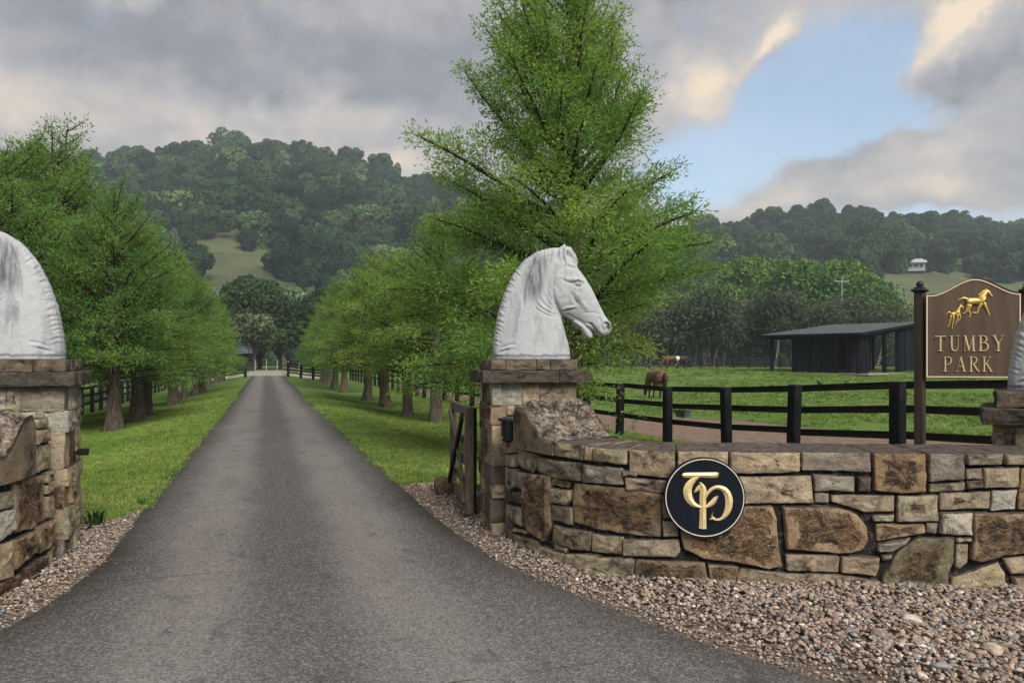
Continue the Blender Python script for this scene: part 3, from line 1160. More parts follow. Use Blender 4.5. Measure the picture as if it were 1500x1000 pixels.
def build_wall(root, path, data, s_end, side, scroll_z, s_scroll):
    hcore = lambda s: 1.10 if s < s_scroll[0] else (.84 if s < s_scroll[1] else .85)
    wall_core(root, path, 0.0, s_end, hcore)
    for i, (t, cope, P) in enumerate(data):
        sd = i * 3.7 + side
        if cope:
            P = [(a, .955 + .012 * noise.noise((a * 2.1, 1, 0)) if b > .88 else b) for a, b in P]
            add_stone(root, P, path, t, STONE_RNG.uniform(.022, .042), THICK + .02, sd, 'coping_stone', backs=6, rough=1.1, gap=.001)
        else:
            add_stone(root, P, path, t, STONE_RNG.uniform(.014, .044), .05, sd, rough=1.15)
    scroll(root, path, s_scroll[0], s_scroll[1], scroll_z, side)


wall_r = thing('stone_wall', 'long curved sandstone wall carrying the round black monogram plaque', 'wall', (1.6, 5.5, 0))
wall_r['kind'] = 'thing'
build_wall(wall_r, path_r, WALL_RIGHT, 6.1, 1, .846, (.44, 1.06))
for t_, P in (('w', [(.05, 1.08), (.42, 1.10), (.43, 1.0), (.05, .98)]), ('r', [(.05, .97), (.42, .99), (.42, .80), (.10, .75)])):
    add_stone(wall_r, P, path_r, t_, .03, .05, 91.3)
# coping goes on to the right beyond the picture, and the two last courses with it
for k, s0 in enumerate(np.arange(4.62, 6.0, .36)):
    add_stone(wall_r, [(s0, .80), (s0 + .35, .80), (s0 + .35, .95), (s0, .95)], path_r, 'pgr'[k % 3], .03, THICK + .02, 50 + k, 'coping_stone', backs=6)
    for j, (z0, z1) in enumerate(((.0, .25), (.26, .5), (.51, .78))):
        add_stone(wall_r, [(s0 + .1 * j, z0), (s0 + .1 * j + .35, z0), (s0 + .1 * j + .35, z1), (s0 + .1 * j, z1)], path_r, 'prg'[(k + j) % 3], .03, .05, 70 + k * 3 + j)

wall_l = thing('stone_wall', 'curved sandstone wall partly in view beside the gravel, without any plaque', 'wall', (-3.8, 4.6, 0))
wall_l['kind'] = 'thing'
build_wall(wall_l, path_l, WALL_LEFT, 3.6, -1, .775, (.455, 1.02))
for k, s0 in enumerate(np.arange(1.0, 3.4, .38)):
    add_stone(wall_l, [(s0 + .02, .79), (s0 + .38, .79), (s0 + .38, .95), (s0 + .02, .95)], path_l, 'pgr'[k % 3], .03, THICK + .02, 150 + k, 'coping_stone', backs=6)
    for j, (z0, z1) in enumerate(((.0, .25), (.26, .5), (.51, .78))):
        add_stone(wall_l, [(s0 + .02, z0), (s0 + .36, z0), (s0 + .36, z1), (s0 + .02, z1)], path_l, 'prg'[(k + j) % 3], .03, .05, 170 + k * 3 + j)


# ------------------------------------------------------------------ gate pillars
def pillar(label, loc, rot, wd, zs, cap, seed, plans):
    """courses of blocks round a core; zs are the joints, plans the splits of the front face per course"""
    root = tag(thing('stone_pillar', label, 'gate pillar', loc), kind='thing')
    c, s = math.cos(rot), math.sin(rot)
    h = wd / 2
    rng = random.Random(seed)

    def face(k):
        a = k * math.pi / 2

        def fm(x, z, d, off=h):
            lx, ly = x, -(off + d)
            lx, ly = lx * math.cos(a) - ly * math.sin(a), lx * math.sin(a) + ly * math.cos(a)
            return (loc[0] + lx * c - ly * s, loc[1] + lx * s + ly * c, loc[2] + z)
        return fm
    mb = MB()
    mb.box((0, 0, (zs[0] + zs[-1]) / 2 - .02), (wd - .03, wd - .03, zs[-1] - zs[0] + .04), Matrix.Rotation(rot, 3, 'Z'))
    mb.build('core', mat_joint, root)
    for i in range(len(zs) - 1):
        z0, z1 = zs[i], zs[i + 1]
        for k in range(4):
            fm = face(k)
            own = (i + k) % 2 == 0           # which face owns the corners in this course
            w0 = h if own else h - .14
            back = .16 if own else .04
            spl = plans.get((i, k)) or ([] if z1 - z0 > .25 and rng.random() < .5 else [rng.uniform(.35, .65)])
            xs = [-w0] + [(-h + q * wd) for q in spl] + [w0]
            for j in range(len(xs) - 1):
                jz = rng.uniform(-.012, .012)
                P = [(xs[j], z0 + rng.uniform(-.006, .006)), (xs[j + 1], z0 + rng.uniform(-.006, .006)), (xs[j + 1] + rng.uniform(-.01, .01) * (j + 1 < len(xs) - 1), z1 + rng.uniform(-.006, .006)), (xs[j], z1 + jz * .4)]
                t = rng.choice('ppwg' if z1 > 1.1 else 'pprgp')
                if k == 3 and loc[0] > -1:
                    t = rng.choice('rrpd')
                add_stone(root, P, fm, t, rng.uniform(.008, .035), back, seed + i * 7 + k * 3 + j, rough=1.2)
    zc = zs[-1]
    for n_, (hh, over, spl) in enumerate(cap):
        for k in range(4):
            def fm(x, z, d, kk=k, o_=h + over):
                return face(kk)(x, z, d, o_)
            own = k % 2 == 0
            w0 = h + over if own else h + over - .2
            xs = [-w0] + [(-h - over + q * (wd + 2 * over)) for q in (spl if own else [])] + [w0]
            for j in range(len(xs) - 1):
                P = [(xs[j], zc), (xs[j + 1], zc), (xs[j + 1], zc + hh), (xs[j], zc + hh)]
                o = add_stone(root, P, fm, 'g' if n_ else 'd', .012, h + over - .005 if own else .2, seed + 50 + n_ * 9 + k * 3 + j, 'cap_stone', gap=.001, backs=5, rough=1.1)
                o.color = ((.155, .125, .095, .1) if n_ == 1 else (.085, .072, .062, .15))
        zc += hh
    return root


ZS = [-.08, .12, .34, .46, .63, 1.0, 1.18, 1.385]
pillar_r = pillar('sandstone gate pillar beside the open timber gate, below the full horse head bust', (.135, 7.264, 0), rad(10), .78, ZS,
                  [(.115, .10, [.72]), (.098, .015, [.17, .52, .68])], 3,
                  {(6, 0): [.12, .36, .56], (5, 0): [.24, .6], (4, 0): [.30], (3, 0): [.24], (2, 0): [.26], (1, 0): [.27], (0, 0): [.3], (6, 3): [.6], (4, 3): [.5]})
pillar_l = pillar('sandstone gate pillar at the edge of the picture beside the lawn', (-4.085, 6.215, 0), rad(22), .78,
                  [-.08, .16, .42, .58, .72, 1.02, 1.19, 1.385], [(.115, .085, [.66]), (.098, .015, [.35, .72])], 9,
                  {(6, 0): [.5, .62], (6, 1): [.55], (5, 0): [.4, .75], (5, 1): [.5], (4, 1): [.6], (0, 1): [.45], (1, 1): [.4]})
pillar_e = pillar('low dark-capped sandstone pillar rising behind the long wall under the cropped horse bust', (4.25, 5.85, 0), rad(-33), .78, [-.08, .3, .62, .9, 1.105],
                  [(.125, .10, [.6]), (.125, .01, [.5])], 15, {(3, 0): [.14, .6]})

# ================================================================== OBJECTS
# ------------------------------------------------------------------ horse head bust
def remeshed(name, mb, voxel, smooth=6):
    me = mesh_from(name + '_raw', mb.v, mb.f)
    o = D.objects.new(name + '_raw', me)
    COL.objects.link(o)
    m_ = o.modifiers.new('r', 'REMESH')
    m_.mode = 'VOXEL'
    m_.voxel_size = voxel
    s_ = o.modifiers.new('s', 'SMOOTH')
    s_.factor = .5
    s_.iterations = smooth
    dg = bpy.context.evaluated_depsgraph_get()
    out = D.meshes.new_from_object(o.evaluated_get(dg))
    out.name = name
    D.objects.remove(o)
    D.meshes.remove(me)
    out.polygons.foreach_set('use_smooth', np.ones(len(out.polygons), dtype=bool))
    return out


def loft(mb, secs, n=28):
    """secs: (top point, bottom point, half width, egg) in the x-z plane; egg > 0 is wider at the bottom"""
    b = len(mb.v)
    for (t, q, hw, egg) in secs:
        T, B = Vector((t[0], 0, t[1])), Vector((q[0], 0, q[1]))
        c = (T + B) / 2
        for k in range(n):
            a = 2 * math.pi * k / n
            ca, sa = math.cos(a), math.sin(a)
            sq = math.copysign(abs(sa) ** .82, sa)
            mb.v.append(tuple(c + (T - c) * ca + Vector((0, 1, 0)) * sq * hw * (1 - egg * ca)))
    m_ = len(secs)
    for i in range(m_ - 1):
        for k in range(n):
            k2 = (k + 1) % n
            mb.f.append([b + i * n + k, b + i * n + k2, b + (i + 1) * n + k2, b + (i + 1) * n + k])
    mb.f.append([b + k for k in range(n)][::-1])
    mb.f.append([b + (m_ - 1) * n + k for k in range(n)])


HK = .00132


def hp(x, y):
    return ((x - 390) * HK, (920 - y) * HK)


def horse_bust_mesh():
    mb = MB()
    S = lambda a, b, w_, e: (hp(*a), hp(*b), w_, e)
    loft(mb, [S((103, 921), (680, 921), .215, -.05), S((104, 900), (680, 900), .216, -.05), S((112, 790), (664, 800), .20, 0), S((140, 600), (628, 680), .178, .08), S((186, 450), (608, 600), .160, .14),
              S((252, 305), (596, 540), .146, .2), S((335, 195), (590, 480), .132, .24), S((430, 130), (600, 400), .120, .22), S((520, 105), (640, 330), .112, .15), S((590, 100), (690, 280), .10, .1)])
    loft(mb, [S((560, 110), (470, 420), .100, .1), S((640, 140), (520, 520), .122, .12), S((700, 190), (562, 580), .132, .10), S((745, 262), (602, 604), .130, .02), S((790, 322), (645, 612), .120, -.1),
              S((828, 382), (700, 640), .102, -.1), S((862, 450), (738, 662), .086, -.05), S((900, 525), (775, 682), .076, 0), S((930, 585), (810, 690), .074, .05), S((962, 632), (848, 712), .076, .1),
              S((984, 668), (876, 744), .066, .1), S((984, 700), (900, 757), .046, .1), S((972, 730), (925, 755), .022, 0)])
    loft(mb, [S((720, 635), (690, 650), .05, 0), S((775, 668), (748, 694), .054, 0), S((802, 688), (768, 722), .054, 0), S((828, 708), (778, 750), .050, 0), S((846, 732), (800, 768), .044, 0), S((850, 752), (826, 774), .026, 0)])
    # neck meets the cheek
    loft(mb, [S((470, 300), (430, 520), .135, 0), S((560, 320), (520, 560), .132, 0), S((640, 350), (600, 596), .125, 0)])
    for s in (-1, 1):                         # ears
        off = 0 if s < 0 else 34
        mb.tube([((626 + off - 390) * HK, s * .062, (920 - 230) * HK), ((612 + off - 390) * HK, s * .070, (920 - 165) * HK), ((622 + off - 390) * HK, s * .066, (920 - 110) * HK), ((634 + off * .9 - 390) * HK, s * .058, (920 - 76) * HK)],
                [.034, .036, .026, .007], 12)
    # forelock between the ears
    mb.tube([((600 - 390) * HK, 0, (920 - 120) * HK), ((668 - 390) * HK, 0, (920 - 128) * HK), ((700 - 390) * HK, 0, (920 - 175) * HK), ((722 - 390) * HK, 0, (920 - 235) * HK)], [.045, .05, .04, .02], 10)
    # eyeballs and brows, nostril rims
    for s in (-1, 1):
        mb.tube([((600 - 390) * HK, s * .104, (920 - 325) * HK), ((665 - 390) * HK, s * .114, (920 - 345) * HK), ((720 - 390) * HK, s * .112, (920 - 342) * HK), ((770 - 390) * HK, s * .094, (920 - 352) * HK)], [.012, .024, .024, .012], 8)
        mb.tube([((700 - 390) * HK, s * .101, (920 - 368) * HK), ((722 - 390) * HK, s * .108, (920 - 370) * HK), ((746 - 390) * HK, s * .100, (920 - 370) * HK)], [.018, .026, .018], 10)
        mb.tube([((925 - 390) * HK, s * .058, (920 - 640) * HK), ((955 - 390) * HK, s * .066, (920 - 655) * HK), ((965 - 390) * HK, s * .058, (920 - 690) * HK)], [.014, .024, .016], 8)
    me = remeshed('horse_bust', mb, .0075, 7)
    n = len(me.vertices)
    co = np.empty(n * 3, np.float32)
    me.vertices.foreach_get('co', co)
    co = co.reshape(-1, 3)
    no = np.empty(n * 3, np.float32)
    me.vertex_normals.foreach_get('vector', no)
    no = no.reshape(-1, 3)
    P = np.stack([co[:, 0] / HK + 390, 920 - co[:, 2] / HK], 1)
    lat = np.abs(no[:, 1]) ** .6
    disp = np.zeros(n)

    def stroke(pts, depth, wd, any_side=False, taper=True):
        best = np.full(n, 1e9)
        tt = np.zeros(n)
        m_ = len(pts) - 1
        for i in range(m_):
            a, b = np.array(pts[i], float), np.array(pts[i + 1], float)
            d = b - a
            t = np.clip(((P - a) @ d) / (d @ d), 0, 1)
            r = np.linalg.norm(P - a - t[:, None] * d, axis=1)
            k = r < best
            best[k] = r[k]
            tt[k] = (i + t[k]) / m_
        e = np.exp(-(best / wd) ** 2)
        if taper:
            e = e * np.clip(np.minimum(tt, 1 - tt) * 5 + .3, 0, 1)
        return depth * e * (1 if any_side else lat)
    for pts, dp, wd in [
        ([(560, 250), (545, 330), (535, 410), (548, 490), (582, 560), (612, 600)], -.016, 11),
        ([(600, 300), (590, 400), (610, 480)], .010, 45),
        ([(380, 500), (420, 560), (490, 600), (575, 616)], -.009, 6), ([(395, 485), (445, 545), (515, 585), (585, 602)], -.009, 6), ([(430, 470), (475, 525), (540, 572)], -.009, 6),
        ([(470, 445), (505, 510), (552, 558)], -.008, 6), ([(500, 430), (530, 490), (565, 540)], -.008, 6),
        ([(388, 520), (455, 574), (530, 602)], 0.004, 6), ([(410, 500), (470, 550), (530, 580)], .007, 6),
        ([(425, 150), (388, 230), (345, 330), (326, 430), (318, 540)], -.018, 11),
        ([(600, 338), (650, 365), (690, 372)], -.010, 8), ([(690, 352), (718, 340), (750, 350)], .010, 5), ([(693, 382), (720, 402), (748, 390)], -.009, 5), ([(690, 395), (718, 415), (750, 402)], .006, 6),
        ([(700, 366), (722, 356), (746, 364)], -.007, 3.5), ([(702, 380), (724, 388), (744, 380)], -.006, 3.5),
        ([(672, 430), (695, 485), (728, 522)], -.013, 12), ([(715, 430), (745, 500), (800, 560)], .010, 16),
        ([(600, 560), (640, 545), (705, 540)], .012, 9), ([(610, 575), (660, 562), (710, 552)], -.010, 6),
        ([(560, 470), (600, 535), (650, 500)], .006, 30),
        ([(640, 600), (715, 645), (775, 688)], .008, 8), ([(640, 585), (720, 625), (790, 660)], -.007, 7),
        ([(905, 745), (878, 730), (850, 692), (826, 664), (800, 652)], -.024, 7), ([(815, 650), (800, 668), (815, 690)], .008, 7), ([(880, 755), (862, 735), (846, 712)], -.02, 6),
        ([(770, 582), (850, 578), (905, 592)], -.006, 6), ([(880, 610), (900, 640), (905, 690), (925, 720)], -.010, 9),
        ([(925, 655), (945, 658), (952, 690), (938, 700)], -.030, 9), ([(915, 650), (945, 638), (970, 670)], .008, 7),
        ([(830, 700), (845, 735), (850, 765)], -.010, 6), ([(790, 700), (800, 740), (830, 770)], .006, 12),
        ([(622, 110), (618, 165), (626, 220)], -.026, 9), ([(600, 110), (596, 170), (606, 215)], .008, 8),
        ([(655, 120), (650, 170), (662, 220)], -.014, 6), ([(680, 140), (672, 185), (690, 225)], -.012, 5), ([(640, 235), (675, 255), (720, 250)], -.008, 8), ([(660, 225), (700, 240), (730, 262)], .008, 7),
        ([(585, 105), (580, 150), (560, 200)], -.014, 7), ([(540, 110), (525, 170), (510, 230)], -.009, 8), ([(490, 115), (470, 180), (455, 250)], -.009, 8), ([(560, 110), (548, 160), (535, 205)], .006, 7),
        ([(145, 872), (185, 858), (225, 852)], -.010, 6), ([(165, 838), (215, 815), (262, 808)], -.010, 6), ([(140, 888), (180, 880)], .006, 7), ([(160, 852), (215, 836), (255, 830)], .008, 7),
        ([(540, 880), (600, 700), (600, 640)], .008, 40), ([(430, 880), (430, 700), (420, 620)], -.006, 40)]:
        disp += stroke(pts, dp, wd)
    # mane: raised band along the crest, cut into locks
    crest = [(105, 860), (118, 740), (148, 575), (190, 445), (235, 335), (290, 245), (350, 182), (415, 140), (480, 112), (560, 100)]
    inner = [(40, 0), (42, 8), (46, 14), (50, 20), (54, 28), (56, 36), (56, 44), (50, 56), (40, 60), (30, 60)]
    disp += stroke([(c[0] + i[0] * .55, c[1] + i[1] * .55) for c, i in zip(crest, inner)], .014, 26, taper=False)
    cp = catmull(crest, 12)
    rng = random.Random(2)
    for k in range(3, len(cp) - 4, 2):
        k += rng.choice((0, 0, 1))
        if rng.random() < .15:
            continue
        c = cp[k]
        t = cp[k + 2] - cp[k - 2]
        t /= np.linalg.norm(t)
        nn = np.array([-t[1], t[0]])
        if nn[0] < 0:
            nn = -nn
        L = rng.uniform(30, 58)
        sl = t * -rng.uniform(4, 20)
        disp += stroke([c - nn * 8, c + nn * L * .5 + sl * .3, c + nn * L + sl], -rng.uniform(.002, .008), rng.uniform(4, 8))
        c2 = cp[k + 1]
        disp += stroke([c2 - nn * 8, c2 + nn * L * .5, c2 + nn * L * .9 + sl], rng.uniform(.002, .006), 6)
    # chisel unevenness
    nz = np.array([noise.noise((p[0] * 16, p[1] * 16, p[2] * 16)) * .5 + noise.noise((p[0] * 45, p[1] * 45, p[2] * 45)) * .5 for p in co.tolist()])
    disp += nz * .0035
    disp[co[:, 2] < .004] = 0
    co = co + no * disp[:, None]
    co[:, 2] = np.maximum(co[:, 2], 0)
    me.vertices.foreach_set('co', co.astype(np.float32).ravel())
    me.update()
    return me


bust_me = horse_bust_mesh()
BUSTS = [('weathered white horse head bust with open mouth on the gate pillar, whole in view', (.185, 7.264, 1.598), rad(4)),
         ('white horse bust on the pillar beside the lawn, mane side of its neck showing', (-4.125, 6.215, 1.598), rad(180 + 16)),
         ('sliver of white horse bust neck beside the brown entrance sign', (4.31, 5.85, 1.352), rad(-30))]
for i, (lb, loc, rz) in enumerate(BUSTS):
    o = link('horse_statue', bust_me, mat_statue)
    o.location = loc
    o.rotation_euler = (0, 0, rz)
    tag(o, lb, 'horse statue', 'horse head busts on the gate pillars')


# ------------------------------------------------------------------ raised ribbons for lettering and reliefs
def ribbon(mb, pts, h, ridge=True, n_sub=6, smooth=True):
    """pts: (x, z, width); raised bar in the x-z plane standing out along -y"""
    P = np.array(pts, float)
    if smooth and len(P) > 2:
        Q = np.vstack([2 * P[0] - P[1], P, 2 * P[-1] - P[-2]])
        o = []
        for i in range(1, len(Q) - 2):
            for t in np.linspace(0, 1, n_sub, endpoint=False):
                a, b, c, d = Q[i - 1:i + 3]
                o.append(.5 * ((2 * b) + (c - a) * t + (2 * a - 5 * b + 4 * c - d) * t * t + (3 * b - a - 3 * c + d) * t ** 3))
        o.append(P[-1])
        P = np.array(o)
    d = np.gradient(P[:, :2], axis=0)
    d /= np.maximum(np.linalg.norm(d, axis=1), 1e-9)[:, None]
    nn = np.stack([-d[:, 1], d[:, 0]], 1)
    v, f = [], []
    prof = [(-.5, 0), (-.5, .35), (-.3, .8), (0, 1), (.3, .8), (.5, .35), (.5, 0)] if not ridge else [(-.5, 0), (-.5, .3), (0, 1), (.5, .3), (.5, 0)]
    m_ = len(prof)
    for (x, z, wd), k in zip(P, nn):
        wd = max(wd, 1e-4)
        for (a, e) in prof:
            hh = h if ridge else min(h, wd * .5)
            v.append((x + k[0] * a * wd, -e * hh, z + k[1] * a * wd))
    for i in range(len(P) - 1):
        for j in range(m_ - 1):
            f.append([i * m_ + j, (i + 1) * m_ + j, (i + 1) * m_ + j + 1, i * m_ + j + 1])
    f.append(list(range(m_)))
    f.append([(len(P) - 1) * m_ + j for j in range(m_)][::-1])
    mb.add(v, f)


# ------------------------------------------------------------------ round plaque with the monogram
def disc_geo(r, y0, y1, n=72, r2=None):
    v, f = [], []
    for (rr, y) in ((r, y0), (r, y1)):
        for k in range(n):
            a = 2 * math.pi * k / n
            v.append((rr * math.cos(a), y, rr * math.sin(a)))
    for k in range(n):
        f.append([k, (k + 1) % n, n + (k + 1) % n, n + k])
    f.append([n + k for k in range(n)])
    f.append([k for k in range(n)][::-1])
    return v, f


PR = .279
plaque = thing('monogram_plaque', 'round black plaque with gilt interlaced T and P letters on the long wall', 'wall plaque', (1.338, 5.215, .640), rad(-4))
MB().add(*disc_geo(PR, .028, 0)).build('disc', mat_navy, plaque)
mb = MB()
n_ = 96
v, f = [], []
for k in range(n_):
    a = 2 * math.pi * k / n_
    for rr, y in ((PR * .968, .001), (PR * .966, -.004), (PR * .945, -.004), (PR * .943, .001)):
        v.append((rr * math.cos(a), y, rr * math.sin(a)))
for k in range(n_):
    for j in range(3):
        k2 = (k + 1) % n_
        f.append([4 * k + j, 4 * k2 + j, 4 * k2 + j + 1, 4 * k + j + 1])
MB().add(v, f).build('border_ring', mat_silverline, plaque)


def mg(L):
    return [((x - 302) / 253 * PR, (330 - y) / 253 * PR, w_ / 253 * PR) for x, y, w_ in L]


mb = MB()
for L in ([(160, 190, 6), (178, 190, 30), (270, 187, 30), (355, 187, 34), (376, 182, 30), (388, 174, 6)], [(268, 196, 12), (228, 222, 34), (197, 270, 50), (200, 325, 50), (228, 368, 36), (270, 388, 18), (308, 388, 18), (345, 362, 30), (368, 335, 24), (384, 318, 4)]):
    ribbon(mb, mg(L), .016)
mb.build('letter_t', mat_monogram, plaque, smooth=False)
mb = MB()
for L in ([(268, 232, 4), (282, 250, 24), (292, 280, 40), (290, 330, 40), (290, 400, 40), (290, 470, 42), (289, 524, 46)], [(236, 296, 4), (252, 282, 20), (268, 262, 24), (280, 246, 10)],
          [(300, 345, 8), (318, 305, 18), (350, 272, 22), (392, 264, 26), (434, 290, 40), (452, 345, 46), (442, 410, 38), (410, 456, 20), (376, 468, 15), (348, 456, 14), (350, 420, 3)], [(332, 466, 4), (352, 458, 20), (366, 466, 8)]):
    ribbon(mb, mg(L), .018)
mb.build('letter_p', mat_monogram, plaque, smooth=False)

# ------------------------------------------------------------------ entrance sign
BW, BH, BT = .83, .82, .035
sign_rot = rad(-15)
SX, SY = 4.115, 7.5
sign = thing('entrance_sign', 'arched brown entrance sign with gilt mare and foal, lettered TUMBY PARK, on dark posts', 'sign', (SX, SY, float(gz(SX, SY))), sign_rot)
SZ = 1.416 - float(gz(SX, SY))


def sign_outline(inset=0.0):
    top = []
    for t in np.linspace(0, 1, 41):
        x = inset + t * (BW - 2 * inset)
        u_ = x / BW
        z = BH + .150 * float(sm(1 - abs(u_ - .52) / .46)) - inset
        top.append((x, z))
    return [(inset, inset), (BW - inset, inset)] + top[::-1]


def plate(P, y0, y1):
    n = len(P)
    v = [(x, y0, z) for x, z in P] + [(x, y1, z) for x, z in P]
    f = [list(range(n)), [n + i for i in range(n)][::-1]] + [[i, n + i, n + (i + 1) % n, (i + 1) % n] for i in range(n)]
    return v, f


def up(vf, dx=0, dy=0, dz=0):
    return [(a + dx, b + dy, c + dz) for a, b, c in vf[0]], vf[1]


MB().add(*up(plate(sign_outline(), -.06, -.06 + BT), 0, 0, SZ)).build('board', mat_signbrown, sign)
MB().add(*up(plate(sign_outline(), .07, .07 + BT), .075, .03, SZ + .02)).build('back_board', mat_signdark, sign)
mb = MB()
P1, P2 = sign_outline(.006), sign_outline(.016)
n = len(P1)
v = [(x, -.0605, z + SZ) for x, z in P1] + [(x, -.066, z + SZ) for x, z in P1] + [(x, -.066, z + SZ) for x, z in P2] + [(x, -.0605, z + SZ) for x, z in P2]
f = []
for i in range(n):
    j = (i + 1) % n
    for q in range(3):
        f.append([q * n + i, q * n + j, (q + 1) * n + j, (q + 1) * n + i])
MB().add(v, f).build('border_line', mat_cream, sign)
for k, (px_, pz) in enumerate(((-.030, 2.275), (BW + .085, 2.25))):
    R = Matrix.Rotation(rad(62), 3, 'Z')
    pm = MB().box((px_, .03, (pz - 1.416 + SZ) / 2 - .1), (.105, .085, pz - 1.416 + SZ + .2), R, .006)
    post = pm.build('post', mat_signpost, sign)
    zt = pz - 1.416 + SZ
    fm_ = MB().box((px_, .03, zt + .014), (.15, .13, .028), R, .006).box((px_, .03, zt + .038), (.10, .085, .022), R, .006)
    fm_.tube([(px_, .03, zt + q) for q in (.045, .052, .062, .078, .094, .106, .112)], [.018, .026, .034, .036, .028, .014, .004], 14)
    fm_.build('finial', mat_signdark, post, True)

GL = {
    'T': [[(.5, 0, .17), (.5, .97, .17)], [(.02, .955, .09), (.98, .955, .09)], [(.045, .97, .07), (.03, .78, .03)], [(.955, .97, .07), (.97, .78, .03)], [(.28, .02, .05), (.72, .02, .05)]],
    'U': [[(.22, 1, .17), (.22, .34, .17)], [(.22, .36, .16), (.27, .13, .15), (.48, .025, .09), (.70, .10, .09), (.78, .34, .08)], [(.78, .34, .08), (.78, 1, .08)], [(.02, .98, .05), (.42, .98, .05)], [(.60, .98, .05), (.96, .98, .05)]],
    'M': [[(.12, 0, .07), (.16, 1, .08)], [(.15, 1, .18), (.50, .05, .15)], [(.50, .05, .07), (.84, 1, .08)], [(.84, 1, .17), (.89, 0, .17)], [(0, .02, .05), (.26, .02, .05)], [(.74, .02, .05), (1.04, .02, .05)], [(.0, .98, .05), (.2, .98, .05)], [(.8, .98, .05), (1.0, .98, .05)]],
    'B': [[(.24, 0, .17), (.24, 1, .17)], [(.05, .975, .06), (.5, .975, .07), (.72, .88, .13), (.74, .70, .15), (.55, .54, .07), (.28, .53, .05)], [(.28, .53, .05), (.62, .52, .08), (.84, .40, .15), (.85, .20, .16), (.62, .035, .08), (.05, .025, .06)]],
    'Y': [[(.12, 1, .17), (.50, .45, .16)], [(.90, 1, .07), (.52, .45, .08)], [(.51, .48, .17), (.51, 0, .17)], [(-.04, .98, .05), (.36, .98, .05)], [(.70, .98, .05), (1.04, .98, .05)], [(.30, .02, .05), (.72, .02, .05)]],
    'P': [[(.24, 0, .17), (.24, 1, .17)], [(.05, .975, .06), (.5, .975, .07), (.78, .88, .13), (.80, .66, .15), (.58, .49, .07), (.28, .48, .05)], [(.03, .02, .05), (.47, .02, .05)]],
    'A': [[(.10, 0, .06), (.47, 1, .08)], [(.46, 1, .17), (.84, 0, .17)], [(.25, .34, .06), (.70, .34, .06)], [(-.04, .02, .05), (.26, .02, .05)], [(.66, .02, .05), (1.02, .02, .05)]],
    'R': [[(.22, 0, .17), (.22, 1, .17)], [(.04, .975, .06), (.48, .975, .07), (.72, .88, .13), (.74, .70, .14), (.52, .53, .07), (.26, .52, .05)], [(.46, .53, .14), (.68, .24, .16), (.92, .02, .12)], [(.02, .02, .05), (.44, .02, .05)], [(.84, .02, .05), (1.04, .02, .05)]],
    'K': [[(.22, 0, .17), (.22, 1, .17)], [(.84, 1, .07), (.30, .45, .08)], [(.42, .56, .15), (.88, .02, .17)], [(.02, .02, .05), (.42, .02, .05)], [(.02, .98, .05), (.42, .98, .05)], [(.66, .98, .05), (1.0, .98, .05)], [(.74, .02, .05), (1.06, .02, .05)]]}


def letters(word, x0, x1, z0, z1):
    n = len(word)
    W = (x1 - x0) / (n - 1 + .86)
    for i, c in enumerate(word):
        mb = MB()
        for s in GL[c]:
            ribbon(mb, [(x0 + W * i + p[0] * W * .80, z0 + p[1] * (z1 - z0), p[2] * W * .74) for p in s], .012)
        o = mb.build('letter_' + c.lower(), mat_goldpale, sign)
        o.location = (0, -.0605, SZ)


letters('TUMBY', .080, .690, .262, .415)
letters('PARK', .150, .590, .062, .208)


def sg(L):
    return [((1370 + x / 6.667 - 1354.5) / 137 * BW, (553 - (410 + y / 6.667)) / 120 * BH, w_ / 6.667 / 137 * BW) for x, y, w_ in L]


mb = MB()
for L in ([(292, 232, 40), (315, 226, 78), (360, 222, 70), (405, 222, 74), (450, 208, 84), (470, 214, 40)], [(428, 205, 76), (450, 172, 60), (474, 140, 46), (492, 124, 34)], [(476, 124, 28), (500, 136, 32), (520, 160, 24), (538, 184, 16)], [(478, 122, 12), (484, 102, 4)],
          [(304, 200, 20), (268, 190, 22), (236, 200, 20), (206, 212, 4)], [(312, 250, 48), (300, 296, 26), (286, 326, 16), (254, 338, 9)], [(328, 256, 44), (310, 306, 24), (330, 342, 15), (316, 376, 11)],
          [(432, 246, 40), (404, 300, 22), (396, 330, 16), (348, 330, 10)], [(458, 240, 40), (484, 292, 22), (498, 326, 15), (512, 362, 13)], [(400, 160, 14), (420, 160, 22), (448, 134, 20), (470, 116, 10)]):
    ribbon(mb, sg(L), .030, ridge=False)
o = mb.build('mare_relief', mat_gold, sign, True)
o.location = (0, -.0605, SZ)
mb = MB()
for L in ([(138, 346, 20), (152, 344, 40), (185, 336, 36), (214, 322, 42), (228, 326, 20)], [(206, 318, 36), (222, 288, 26), (236, 264, 20)], [(230, 262, 18), (250, 272, 18), (268, 294, 9)], [(236, 258, 8), (242, 244, 3)],
          [(140, 336, 12), (122, 322, 14), (94, 350, 4)], [(144, 354, 30), (136, 398, 14), (128, 430, 10), (112, 468, 8)], [(166, 354, 28), (166, 400, 14), (160, 436, 10), (154, 484, 9)],
          [(204, 344, 26), (206, 388, 13), (196, 414, 9), (182, 444, 7)], [(222, 338, 24), (234, 380, 13), (216, 402, 9), (206, 414, 6)]):
    ribbon(mb, sg(L), .024, ridge=False)
o = mb.build('foal_relief', mat_gold, sign, True)
o.location = (0, -.0605, SZ)

